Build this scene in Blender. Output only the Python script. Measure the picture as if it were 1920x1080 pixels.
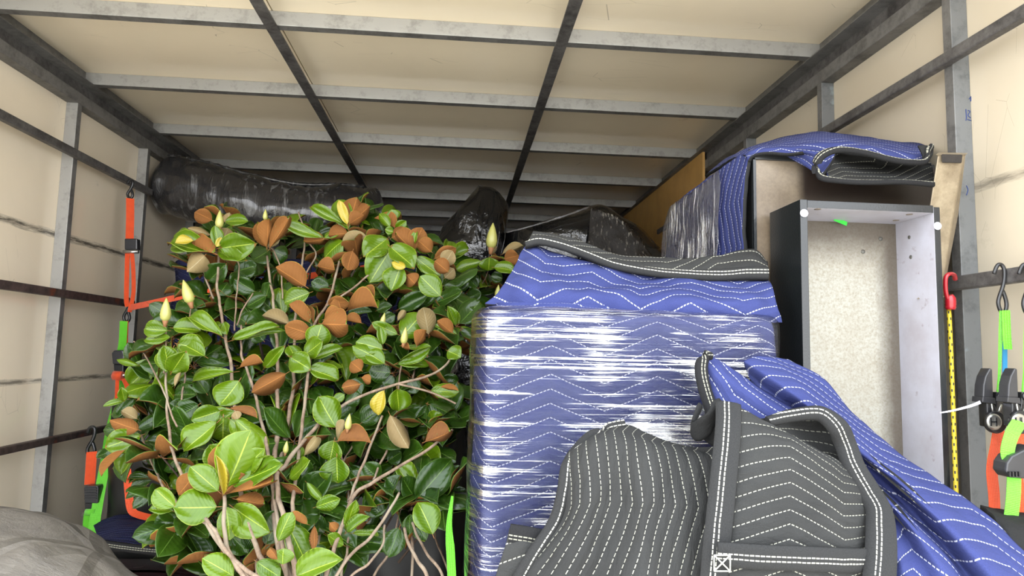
import bpy, math, random
from mathutils import Vector, Matrix, noise
random.seed(11)
sc = bpy.context.scene
for o in list(bpy.data.objects): bpy.data.objects.remove(o)
COL = sc.collection
PI = math.pi

# ------------------------------------------------------------ camera
CAM = Vector((0, 0, 1.45)); F = 1258.66
M = Matrix(((0.99656862, -0.07945632, 0.02318792), (0.03072055, 0.09493182, -0.99500965), (0.07685853, 0.99230774, 0.09704702)))
cd = bpy.data.cameras.new('camera'); cam = bpy.data.objects.new('camera', cd); COL.objects.link(cam)
cd.sensor_width = 36; cd.lens = F * 36 / 1920; cd.clip_start = .02
R3 = Matrix((M[0], -M[1], -M[2])).transposed()
cam.matrix_world = Matrix.Translation(CAM) @ R3.to_4x4()
sc.camera = cam

# ------------------------------------------------------------ world, light, exposure
w = bpy.data.worlds.new('overcast_sky'); sc.world = w; w.use_nodes = True
wn, wl = w.node_tree.nodes, w.node_tree.links
bg = wn['Background']; bg.inputs[1].default_value = 3.2
tc = wn.new('ShaderNodeTexCoord'); sx = wn.new('ShaderNodeSeparateXYZ'); cr = wn.new('ShaderNodeValToRGB')
wl.new(tc.outputs['Generated'], sx.inputs[0]); wl.new(sx.outputs[2], cr.inputs[0]); wl.new(cr.outputs[0], bg.inputs[0])
cr.color_ramp.elements[0].position = 0.0; cr.color_ramp.elements[0].color = (.92, .93, .95, 1)
cr.color_ramp.elements[1].position = .8; cr.color_ramp.elements[1].color = (.84, .92, 1.0, 1)
sc.view_settings.view_transform = 'Standard'; sc.view_settings.look = 'None'
sc.view_settings.exposure = 1.2; sc.view_settings.gamma = 1; sc.view_settings.use_curve_mapping = False
OPEN_Y = 0.84      # the open rear end of the truck body

# ------------------------------------------------------------ measuring helpers: a photo pixel and a known plane give a place
def ray(x, y): return M.transposed() @ Vector(((x-960)/F, (y-540)/F, 1))
def at(x, y, Y): d = ray(x, y); return CAM + d*(Y/d.y)
def atX(x, y, X): d = ray(x, y); return CAM + d*(X/d.x)

# ------------------------------------------------------------ tagging
def tag(o, label=None, cat=None, group=None, kind=None):
    if label: o['label'] = label
    if cat: o['category'] = cat
    if group: o['group'] = group
    if kind: o['kind'] = kind
    return o
def empty(name, loc, label=None, cat=None, group=None, kind=None):
    o = bpy.data.objects.new(name, None); COL.objects.link(o); o.location = loc; o.empty_display_size = .05
    return tag(o, label, cat, group, kind)

# ------------------------------------------------------------ materials
def lin(c):
    c = c/255; return c/12.92 if c <= .04045 else ((c+.055)/1.055)**2.4
def rgb(r, g, b): return (lin(r), lin(g), lin(b), 1)
class NT:
    def __init__(s, name):
        s.m = bpy.data.materials.new(name); s.m.use_nodes = True
        s.n = s.m.node_tree.nodes; s.l = s.m.node_tree.links; s.p = s.n['Principled BSDF']; s.out = s.n['Material Output']
    def new(s, t, **kw):
        n = s.n.new(t)
        for k, v in kw.items(): setattr(n, k, v)
        return n
    def put(s, sock, v):
        if isinstance(v, bpy.types.NodeSocket): s.l.new(v, sock)
        else: sock.default_value = v
    def math(s, op, a, b=None, c=None, clamp=False):
        n = s.new('ShaderNodeMath', operation=op, use_clamp=clamp)
        s.put(n.inputs[0], a)
        if b is not None: s.put(n.inputs[1], b)
        if c is not None: s.put(n.inputs[2], c)
        return n.outputs[0]
    def coord(s, which='Object', scale=(1, 1, 1), rot=(0, 0, 0)):
        t = s.new('ShaderNodeTexCoord'); mp = s.new('ShaderNodeMapping')
        mp.inputs['Scale'].default_value = scale; mp.inputs['Rotation'].default_value = rot
        s.l.new(t.outputs[which], mp.inputs[0]); return mp.outputs[0]
    def noise(s, vec, scale, detail=4, rough=.55, dist=0):
        n = s.new('ShaderNodeTexNoise'); s.l.new(vec, n.inputs['Vector'])
        n.inputs['Scale'].default_value = scale; n.inputs['Detail'].default_value = detail
        n.inputs['Roughness'].default_value = rough; n.inputs['Distortion'].default_value = dist
        return n.outputs[0]
    def ramp(s, v, a, b, c0=(0, 0, 0, 1), c1=(1, 1, 1, 1)):
        n = s.new('ShaderNodeValToRGB'); e = n.color_ramp.elements
        e[0].position = a; e[1].position = b; e[0].color = c0; e[1].color = c1
        s.put(n.inputs[0], v); return n.outputs[0]
    def mix(s, f, a, b):
        n = s.new('ShaderNodeMix', data_type='RGBA')
        s.put(n.inputs[0], f); s.put(n.inputs[6], a); s.put(n.inputs[7], b); return n.outputs[2]
    def bump(s, h, strength, dist=.002, normal=None):
        n = s.new('ShaderNodeBump'); s.put(n.inputs['Height'], h)
        n.inputs['Strength'].default_value = strength; n.inputs['Distance'].default_value = dist
        if normal: s.l.new(normal, n.inputs['Normal'])
        return n.outputs[0]
    def set(s, **kw):
        for k, v in kw.items():
            s.put(s.p.inputs[{'color': 'Base Color', 'rough': 'Roughness', 'metal': 'Metallic', 'normal': 'Normal', 'coat': 'Coat Weight',
                              'coatr': 'Coat Roughness', 'sheen': 'Sheen Weight', 'spec': 'Specular IOR Level', 'trans': 'Transmission Weight', 'alpha': 'Alpha'}[k]], v)
        return s.m

MAT = {}
def m_panel(name, base, gloss, scuffs):
    t = NT(name); c = t.coord()
    n1 = t.noise(c, 1.3, 5, .6); n2 = t.noise(c, 9, 6, .7)
    col = t.mix(t.ramp(n1, .35, .7), base, tuple(x*.9 for x in base[:3])+(1,))
    col = t.mix(t.math('MULTIPLY', t.ramp(n2, .66, .78), .25), col, rgb(120, 110, 95))
    # short scratches
    v = t.new('ShaderNodeTexVoronoi', feature='DISTANCE_TO_EDGE'); t.l.new(t.coord(scale=(2.5, 9, 5), rot=(.4, .5, .6)), v.inputs['Vector']); v.inputs['Scale'].default_value = 1.6
    line = t.math('LESS_THAN', v.outputs['Distance'], .003)
    keep = t.math('GREATER_THAN', t.noise(c, 4.5, 2), .62)
    col = t.mix(t.math('MULTIPLY', t.math('MULTIPLY', line, keep), .4), col, rgb(70, 62, 52))
    geo = t.new('ShaderNodeNewGeometry'); sp = t.new('ShaderNodeSeparateXYZ'); t.l.new(geo.outputs['Position'], sp.inputs[0])
    for z, hw, dark in scuffs:      # grimy bands rubbed on by cargo, at fixed heights
        d = t.math('ABSOLUTE', t.math('SUBTRACT', sp.outputs[2], z))
        m1 = t.math('SUBTRACT', 1, t.math('DIVIDE', d, hw), clamp=True)
        m1 = t.ramp(t.math('MULTIPLY', t.math('POWER', m1, .5), t.noise(t.coord(scale=(1, 1.2, 12)), 9, 8, .7)), .25, .5)
        col = t.mix(t.math('MULTIPLY', m1, dark), col, rgb(58, 55, 50))
    return t.set(color=col, rough=t.math('ADD', gloss, t.math('MULTIPLY', n1, .1)), spec=.5, normal=t.bump(t.noise(c, 2.2, 3), .15, .01))
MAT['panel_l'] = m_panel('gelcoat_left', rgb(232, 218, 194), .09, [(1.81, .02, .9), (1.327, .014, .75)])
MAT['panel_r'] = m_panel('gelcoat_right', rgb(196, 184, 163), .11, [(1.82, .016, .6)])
MAT['panel_c'] = m_panel('gelcoat_ceiling', rgb(234, 219, 192), .13, [])
def m_metal(name, base, dark, amt, rough=.42, metal=.75, patch=None):
    t = NT(name); c = t.coord(scale=(1, 1, 1))
    n = t.noise(c, 14, 8, .72); n2 = t.noise(c, 60, 5, .7)
    f = t.ramp(t.math('ADD', t.math('MULTIPLY', n, .7), t.math('MULTIPLY', n2, .3)), .5-amt, .62)
    col = t.mix(f, base, dark)
    if patch: col = t.mix(t.ramp(t.noise(c, 7, 6, .6), .6, .66), col, patch)
    return t.set(color=col, rough=t.math('ADD', rough, t.math('MULTIPLY', n2, .2)), metal=metal, normal=t.bump(n2, .25, .001))
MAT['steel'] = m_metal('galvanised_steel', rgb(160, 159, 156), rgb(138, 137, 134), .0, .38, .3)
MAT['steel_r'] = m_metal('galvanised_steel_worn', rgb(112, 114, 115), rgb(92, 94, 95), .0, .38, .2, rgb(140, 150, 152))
MAT['steel_side'] = m_metal('shade_and_trim_steel', rgb(112, 110, 107), rgb(82, 80, 77), .04, .45, .2)  # darker steel: painted shade on post sides and rafter undersides, plain tone on corner rails
MAT['rail'] = m_metal('scraped_rail_steel', rgb(100, 97, 95), rgb(56, 53, 52), .08, .42, .2)
MAT['rail_rust'] = m_metal('rusty_rail_steel', rgb(80, 66, 62), rgb(40, 34, 33), .08, .5, .2, rgb(110, 58, 40))
MAT['leg_metal'] = m_metal('worn_leg_metal', rgb(150, 137, 114), rgb(112, 98, 78), .12, .35, .25)
MAT['open_end_dark'] = m_metal('dark_tube_hollow', rgb(50, 44, 38), rgb(24, 20, 18), .2, .8, 0)  # dark colour standing in for the shaded hollow of the leg's open end
def m_plain(name, c, rough=.5, metal=0, coat=0, bump=0, bs=80, **kw):
    t = NT(name)
    if bump: kw['normal'] = t.bump(t.noise(t.coord(), bs, 4), bump, .002)
    cc = t.coord(); col = t.mix(t.ramp(t.noise(cc, 11, 4), .35, .7), c, tuple(x*.82 for x in c[:3])+(1,))
    return t.set(color=col, rough=rough, metal=metal, coat=coat, **kw)
MAT['wrap_dull'] = m_plain('dull_black_poly', rgb(16, 16, 17), .45)
MAT['screw'] = m_plain('dull_zinc_screw', rgb(92, 90, 84), .5, .3)
MAT['ink'] = m_plain('blue_marker_ink', rgb(38, 60, 120), .6)
MAT['black_metal'] = m_plain('black_coated_metal', rgb(34, 34, 36), .35, .2, .3)
MAT['black_plastic'] = m_plain('black_moulded_plastic', rgb(44, 44, 47), .38, 0, .2, .1, 200)
MAT['chrome'] = m_plain('bright_zinc', rgb(190, 188, 182), .28, .9)
MAT['gloss_black'] = m_plain('black_lacquer', rgb(20, 23, 25), .3, 0, .1, .25, 300)
MAT['matt_black'] = m_plain('matt_black_paint', rgb(32, 33, 33), .45, 0, 0)
MAT['red_plastic'] = m_plain('red_plastic', rgb(160, 24, 36), .35, 0, .3)
MAT['white_plastic'] = m_plain('white_plastic', rgb(226, 226, 240), .3, 0, .4)
MAT['green_tape'] = m_plain('green_tape', rgb(60, 205, 70), .4)
MAT['ply'] = m_plain('ochre_plywood', rgb(190, 148, 84), .55)
MAT['blue_web'] = m_plain('blue_label', rgb(40, 130, 180), .5)
MAT['concrete'] = m_plain('concrete', rgb(222, 214, 200), .85, 0, 0, .4, 20)
MAT['floor'] = m_plain('truck_floor_plywood', rgb(110, 92, 72), .7, 0, 0, .3, 30)
MAT['dark_wall'] = m_plain('dark_bulkhead', rgb(46, 44, 44), .5)
MAT['roof_skin'] = m_plain('outer_skin', rgb(200, 200, 200), .5)
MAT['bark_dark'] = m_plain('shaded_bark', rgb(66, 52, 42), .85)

def m_web(name, c):
    t = NT(name); uv = t.new('ShaderNodeUVMap').outputs[0]
    sp = t.new('ShaderNodeSeparateXYZ'); t.l.new(uv, sp.inputs[0])
    wv = t.math('SINE', t.math('MULTIPLY', sp.outputs[0], 2*PI/.0028)); e = t.math('SINE', t.math('MULTIPLY', sp.outputs[1], 2*PI/.004))
    h = t.math('ADD', wv, t.math('MULTIPLY', e, .6))
    col = t.mix(t.math('MULTIPLY', t.ramp(t.noise(t.coord(), 40, 4), .45, .75), .3), c, tuple(x*.55 for x in c[:3])+(1,))
    return t.set(color=col, rough=.5, sheen=.2, normal=t.bump(h, .35, .001))
MAT['orange'] = m_web('orange_webbing', rgb(226, 78, 24)); MAT['green'] = m_web('green_webbing', rgb(96, 196, 34))

# quilted moving blanket: zigzag rows of stitching with puffed channels between; uv in metres
def m_blanket(name, base, base2, thread, weave=.25, P=.19, A=.037, S=.024, tw=.0009, wrinkle=.5, soft=rgb(0, 0, 0), lines=True):
    t = NT(name); uv = t.new('ShaderNodeUVMap').outputs[0]
    sp = t.new('ShaderNodeSeparateXYZ'); t.l.new(uv, sp.inputs[0]); u, v = sp.outputs[0], sp.outputs[1]
    nz = t.math('MULTIPLY', t.math('SUBTRACT', t.noise(uv, 9, 2), .5), .006)
    tri = t.math('ABSOLUTE', t.math('SUBTRACT', t.math('FRACT', t.math('DIVIDE', u, P)), .5))
    vz = t.math('ADD', t.math('ADD', v, t.math('MULTIPLY', tri, 2*A)), nz)
    fr = t.math('FRACT', t.math('DIVIDE', vz, S))
    d = t.math('MULTIPLY', t.math('SUBTRACT', .5, t.math('ABSOLUTE', t.math('SUBTRACT', fr, .5))), S)   # metres from the seam
    line = t.math('LESS_THAN', d, tw)
    dash = t.math('LESS_THAN', t.math('FRACT', t.math('DIVIDE', u, .0062)), .68)
    st = t.math('MULTIPLY', line, dash)
    n1 = t.noise(uv, 5, 5, .6); n2 = t.noise(t.coord('UV', (1, 2.4, 1)), 26, 6, .62, .6); n3 = t.noise(uv, 700, 2, .5)
    col = t.mix(t.ramp(n1, .3, .75), base, base2)
    col = t.mix(t.math('MULTIPLY', t.ramp(n3, .35, .75), .55), col, tuple(x*.5 for x in base[:3])+(1,))
    if lines: col = t.mix(t.math('MULTIPLY', st, .9), col, thread)
    puff = t.math('MINIMUM', t.math('POWER', t.math('DIVIDE', d, S/2), .45), 1)
    h = t.math('ADD', t.math('MULTIPLY', puff, .8 if lines else 0), t.math('MULTIPLY', n2, wrinkle*1.6))
    h = t.math('ADD', h, t.math('MULTIPLY', n3, weave*.12))
    if lines: h = t.math('ADD', h, t.math('MULTIPLY', st, .12))
    return t.set(color=col, rough=.9, spec=.12, normal=t.bump(h, .9, .004))
MAT['blue'] = m_blanket('blue_quilted_fabric', rgb(57, 64, 110), rgb(46, 52, 96), rgb(186, 188, 200))
MAT['blue_shade'] = m_blanket('shaded_blue_quilted_fabric', rgb(38, 42, 76), rgb(30, 33, 62), rgb(100, 104, 130), wrinkle=.8)  # darkened copy of the blue blanket, shade put into its colour
MAT['grey'] = m_blanket('charcoal_quilted_fabric', rgb(56, 56, 55), rgb(43, 43, 43), rgb(176, 174, 160), weave=1.6, wrinkle=.75)
MAT['grey_plain'] = m_blanket('charcoal_plain_fabric', rgb(42, 42, 42), rgb(34, 34, 34), rgb(150, 150, 142), weave=1.0, wrinkle=.5, lines=False)
def m_binding(name, base, thread, e1, e2=None):   # v runs across the strip in metres
    t = NT(name); uv = t.new('ShaderNodeUVMap').outputs[0]
    sp = t.new('ShaderNodeSeparateXYZ'); t.l.new(uv, sp.inputs[0]); u, v = sp.outputs[0], sp.outputs[1]
    st = None
    for e in ([e1] if e2 is None else [e1, e2]):
        wob = t.math('MULTIPLY', t.math('SUBTRACT', t.noise(uv, 30, 1), .5), .002)
        l = t.math('LESS_THAN', t.math('ABSOLUTE', t.math('SUBTRACT', t.math('ADD', v, wob), e)), .0009)
        st = l if st is None else t.math('MAXIMUM', st, l)
    st = t.math('MULTIPLY', st, t.math('LESS_THAN', t.math('FRACT', t.math('DIVIDE', u, .0068)), .8))
    n = t.noise(t.coord('UV', (3, 1, 1)), 60, 5, .6); n3 = t.noise(uv, 600, 2)
    col = t.mix(t.ramp(n3, .35, .75), base, tuple(x*.65 for x in base[:3])+(1,))
    col = t.mix(t.math('MULTIPLY', st, .9), col, thread)
    return t.set(color=col, rough=.85, spec=.12, normal=t.bump(t.math('ADD', n, t.math('MULTIPLY', n3, .15)), .5, .002))
MAT['bind'] = m_binding('charcoal_binding', rgb(46, 46, 46), rgb(172, 170, 158), .012, .018)
MAT['bind_dark'] = m_binding('black_binding', rgb(34, 34, 35), rgb(140, 138, 124), .010, .015)

def m_wrap(name, base, streak_dir, dens=60, rough=.1, bumpd=.01, st=.9):   # dark shrink wrap pulled in pleats
    t = NT(name); sc_ = {'z': (1, 1, .09), 'x': (.08, 1, 1), 'u': (1, 1, 1), 'd': (.35, .35, .3)}[streak_dir]
    c = t.coord('Object', sc_); n = t.noise(c, dens, 5, .6, .8); n2 = t.noise(t.coord(), 9, 4, .6)
    h = t.math('ADD', n, t.math('MULTIPLY', n2, .5))
    lite = t.math('MULTIPLY', t.math('MULTIPLY', t.ramp(n, .54, .68), t.ramp(n2, .42, .62)), st)  # pale streaks mixed into the colour as painted highlights on the pleats
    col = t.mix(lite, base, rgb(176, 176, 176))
    return t.set(color=col, rough=rough, coat=.5, spec=.5, normal=t.bump(h, .9, bumpd))
MAT['wrap_black'] = m_wrap('black_stretch_film', rgb(42, 41, 42), 'z', 30, .2, .008, .5)
MAT['wrap_deep'] = m_wrap('black_poly', rgb(20, 20, 21), 'd', 14, .14, .03, .05)
MAT['wrap_red'] = m_wrap('dark_red_film', rgb(60, 26, 30), 'x', 60, .2, .01, .5)

def m_film(name, density, tint, axis=1):
    # clear stretch film: see-through, with bright glossy pleats where layers bunch; uv in metres, u runs round the load
    t = NT(name); uv = t.coord('UV', (1, 1, 1))
    def stretched(sx_, sy_, s, d, dist=.3):
        mp = t.new('ShaderNodeMapping'); mp.inputs['Scale'].default_value = (sx_, sy_, 1); t.l.new(uv, mp.inputs[0])
        mp.inputs['Rotation'].default_value = (0, 0, .045); return t.noise(mp.outputs[0], s, d, .62, dist)
    a = stretched(1.8, 85, 1.0, 5) if axis else stretched(60, 3, 1.0, 5)
    b = stretched(5, 420, 1.0, 4, 1.2) if axis else stretched(130, 9, 1.0, 6, .4)
    big = t.noise(uv, 5.5, 3, .6)
    pl = t.ramp(t.math('ADD', t.math('MULTIPLY', a, .6), t.math('ADD', t.math('MULTIPLY', b, .45), t.math('MULTIPLY', big, .42))), density, density+.06)
    h = t.math('ADD', t.math('MULTIPLY', a, 1), t.math('MULTIPLY', b, .6))
    nrm = t.bump(h, .45 if axis else 1.0, .008 if axis else .014)
    tr = t.new('ShaderNodeBsdfTransparent'); tr.inputs[0].default_value = tint
    gl = t.new('ShaderNodeBsdfGlossy'); gl.inputs['Color'].default_value = (1, 1, 1, 1); gl.inputs['Roughness'].default_value = .12; t.l.new(nrm, gl.inputs['Normal'])
    fr = t.new('ShaderNodeFresnel'); fr.inputs[0].default_value = 1.45; t.l.new(nrm, fr.inputs['Normal'])
    fac = t.math('ADD', t.math('MULTIPLY', fr.outputs[0], .8), t.math('MULTIPLY', pl, .82), clamp=True)
    mx = t.new('ShaderNodeMixShader'); t.l.new(fac, mx.inputs[0]); t.l.new(tr.outputs[0], mx.inputs[1]); t.l.new(gl.outputs[0], mx.inputs[2])
    t.l.new(mx.outputs[0], t.out.inputs[0]); return t.m
MAT['film'] = m_film('clear_stretch_film', .75, (.95, .95, .97, 1))
MAT['film_v'] = m_film('clear_stretch_film_pleated', .75, (.88, .88, .93, 1), 0)

def m_leaf(name, c0, c1, vein, rough, coat, bumpv=.5, rand=.35):
    t = NT(name); uv = t.new('ShaderNodeUVMap').outputs[0]
    sp = t.new('ShaderNodeSeparateXYZ'); t.l.new(uv, sp.inputs[0]); u, v = sp.outputs[0], sp.outputs[1]
    av = t.math('ABSOLUTE', t.math('SUBTRACT', v, .5))
    oi = t.new('ShaderNodeObjectInfo')
    mid = t.math('LESS_THAN', av, .016)
    side = t.math('FRACT', t.math('ADD', t.math('MULTIPLY', u, 9), t.math('MULTIPLY', av, -5)))
    vl = t.math('LESS_THAN', t.math('ABSOLUTE', t.math('SUBTRACT', side, .5)), .06)
    n = t.noise(t.coord(), 5, 4)
    f = t.math('ADD', t.math('MULTIPLY', n, .5), t.math('MULTIPLY', oi.outputs['Random'], rand+.2))
    col = t.mix(f, c0, c1)
    col = t.mix(t.math('MULTIPLY', vl, .07), col, vein); col = t.mix(t.math('MULTIPLY', mid, .85), col, vein)
    edge = t.math('GREATER_THAN', av, .478); col = t.mix(t.math('MULTIPLY', edge, .5), col, vein)
    h = t.math('ABSOLUTE', t.math('SUBTRACT', side, .5))
    return t.set(color=col, rough=rough, coat=coat, coatr=.08, spec=.22, normal=t.bump(t.math('ADD', h, t.math('MULTIPLY', n, 1.2)), bumpv, .0012))
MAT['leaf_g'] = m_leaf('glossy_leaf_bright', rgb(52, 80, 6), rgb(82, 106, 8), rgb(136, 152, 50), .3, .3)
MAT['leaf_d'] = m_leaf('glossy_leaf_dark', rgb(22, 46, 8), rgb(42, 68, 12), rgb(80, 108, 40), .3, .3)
MAT['leaf_y'] = m_leaf('leaf_yellowing', rgb(130, 126, 30), rgb(160, 136, 40), rgb(170, 150, 80), .35, .3)
MAT['under_b'] = m_leaf('leaf_underside_rust', rgb(124, 80, 32), rgb(88, 56, 32), rgb(150, 98, 48), .85, 0, .5)
MAT['under_t'] = m_leaf('leaf_underside_tan', rgb(130, 116, 80), rgb(104, 84, 54), rgb(146, 134, 104), .7, 0, .4)
MAT['petiole'] = m_plain('leaf_stalk', rgb(130, 84, 40), .6)
MAT['bud'] = m_plain('flower_bud_skin', rgb(158, 156, 84), .45, 0, .2)
MAT['bud_scale'] = m_plain('bud_scale_brown', rgb(130, 88, 52), .7)
def m_bark():
    t = NT('magnolia_bark'); c = t.coord(scale=(1, 1, .6)); n = t.noise(c, 60, 6, .7); n2 = t.noise(c, 14, 4)
    col = t.mix(t.ramp(n, .35, .7), rgb(136, 116, 96), rgb(84, 66, 53)); col = t.mix(t.ramp(n2, .5, .7), col, rgb(134, 122, 104))
    return t.set(color=col, rough=.8, normal=t.bump(n, .7, .003))
MAT['bark'] = m_bark()
def m_board():
    t = NT('oversprayed_board'); c = t.coord(); g = t.noise(c, 220, 4, .7); n = t.noise(c, 9, 6, .65); n2 = t.noise(c, 2.2, 3, .5)
    uv = t.new('ShaderNodeUVMap').outputs[0]; sp = t.new('ShaderNodeSeparateXYZ'); t.l.new(uv, sp.inputs[0])
    col = t.mix(t.ramp(g, .4, .7), rgb(148, 146, 136), rgb(124, 117, 102))
    col = t.mix(t.math('MULTIPLY', t.ramp(n, .45, .75), .4), col, rgb(116, 105, 86))
    # paint overspray darkens the board towards its rim (uv: 0..1 over the board)
    e = t.math('MINIMUM', t.math('MINIMUM', sp.outputs[0], t.math('SUBTRACT', 1, sp.outputs[0])), sp.outputs[1])
    rim = t.ramp(t.math('ADD', e, t.math('MULTIPLY', n, -.12)), -.05, .14, (1, 1, 1, 1), (0, 0, 0, 1))
    col = t.mix(t.math('MULTIPLY', rim, .8), col, rgb(60, 48, 38))
    return t.set(color=col, rough=.6)
MAT['board'] = m_board()
def m_sideboard():
    t = NT('stained_side_board'); c = t.coord(); g = t.noise(c, 160, 4, .7); n = t.noise(c, 6, 6, .6)
    uv = t.new('ShaderNodeUVMap').outputs[0]; sp = t.new('ShaderNodeSeparateXYZ'); t.l.new(uv, sp.inputs[0])
    col = t.mix(t.ramp(n, .35, .7), rgb(122, 109, 92), rgb(92, 79, 64)); col = t.mix(t.math('MULTIPLY', t.ramp(g, .4, .7), .3), col, rgb(62, 54, 44))
    # a rectangle of dark overspray on the upper board (uv 0..1)
    mx_ = t.ramp(sp.outputs[0], .22, .27); my = t.ramp(t.math('ADD', sp.outputs[1], t.math('MULTIPLY', n, .05)), .10, .26, (1, 1, 1, 1), (0, 0, 0, 1))
    col = t.mix(t.math('MULTIPLY', t.math('MULTIPLY', mx_, my), .93), col, rgb(30, 20, 17))
    return t.set(color=col, rough=.38, spec=.4)
MAT['side_board'] = m_sideboard()
def m_paint():
    t = NT('white_primer_paint'); c = t.coord(); n = t.noise(c, 12, 5, .6); n2 = t.noise(c, 50, 4)
    col = t.mix(t.ramp(n, .4, .75), rgb(168, 167, 176), rgb(152, 147, 152)); col = t.mix(t.math('MULTIPLY', t.ramp(n2, .66, .74), .4), col, rgb(104, 84, 70))
    return t.set(color=col, rough=.45)
MAT['primer'] = m_paint()
def m_canvas():
    t = NT('grey_canvas_tarp'); c = t.coord(); n = t.noise(c, 5, 8, .65, 1.2); n2 = t.noise(c, 420, 3); n4 = t.noise(c, 22, 5, .7)
    col = t.mix(t.ramp(n, .3, .75), rgb(94, 88, 79), rgb(68, 63, 58)); col = t.mix(t.math('MULTIPLY', t.ramp(n4, .55, .75), .3), col, rgb(108, 103, 95))
    v = t.new('ShaderNodeTexVoronoi', feature='DISTANCE_TO_EDGE'); t.l.new(t.coord(scale=(1, .7, 1)), v.inputs['Vector']); v.inputs['Scale'].default_value = 7
    crease = t.math('SUBTRACT', 1, t.ramp(v.outputs['Distance'], 0, .12))
    return t.set(color=col, rough=.7, normal=t.bump(t.math('ADD', t.math('MULTIPLY', crease, .7), t.math('ADD', n, t.math('MULTIPLY', n2, .05))), 1.0, .014))
MAT['canvas'] = m_canvas()
def m_bungee():
    t = NT('yellow_bungee_cord'); uv = t.new('ShaderNodeUVMap').outputs[0]; sp = t.new('ShaderNodeSeparateXYZ'); t.l.new(uv, sp.inputs[0])
    k = t.math('MULTIPLY', sp.outputs[0], 1/.0125); a = t.math('FRACT', k); row = t.math('MODULO', t.math('FLOOR', k), 2)
    b = t.math('FRACT', t.math('ADD', t.math('MULTIPLY', sp.outputs[1], 4), t.math('MULTIPLY', row, .5)))
    m = t.math('MULTIPLY', t.math('LESS_THAN', t.math('ABSOLUTE', t.math('SUBTRACT', a, .5)), .2), t.math('LESS_THAN', t.math('ABSOLUTE', t.math('SUBTRACT', b, .5)), .2))
    return t.set(color=t.mix(m, rgb(176, 154, 30), rgb(30, 28, 22)), rough=.55, normal=t.bump(t.math('SINE', t.math('MULTIPLY', sp.outputs[0], 2200)), .3, .0005))
MAT['bungee'] = m_bungee()

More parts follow.
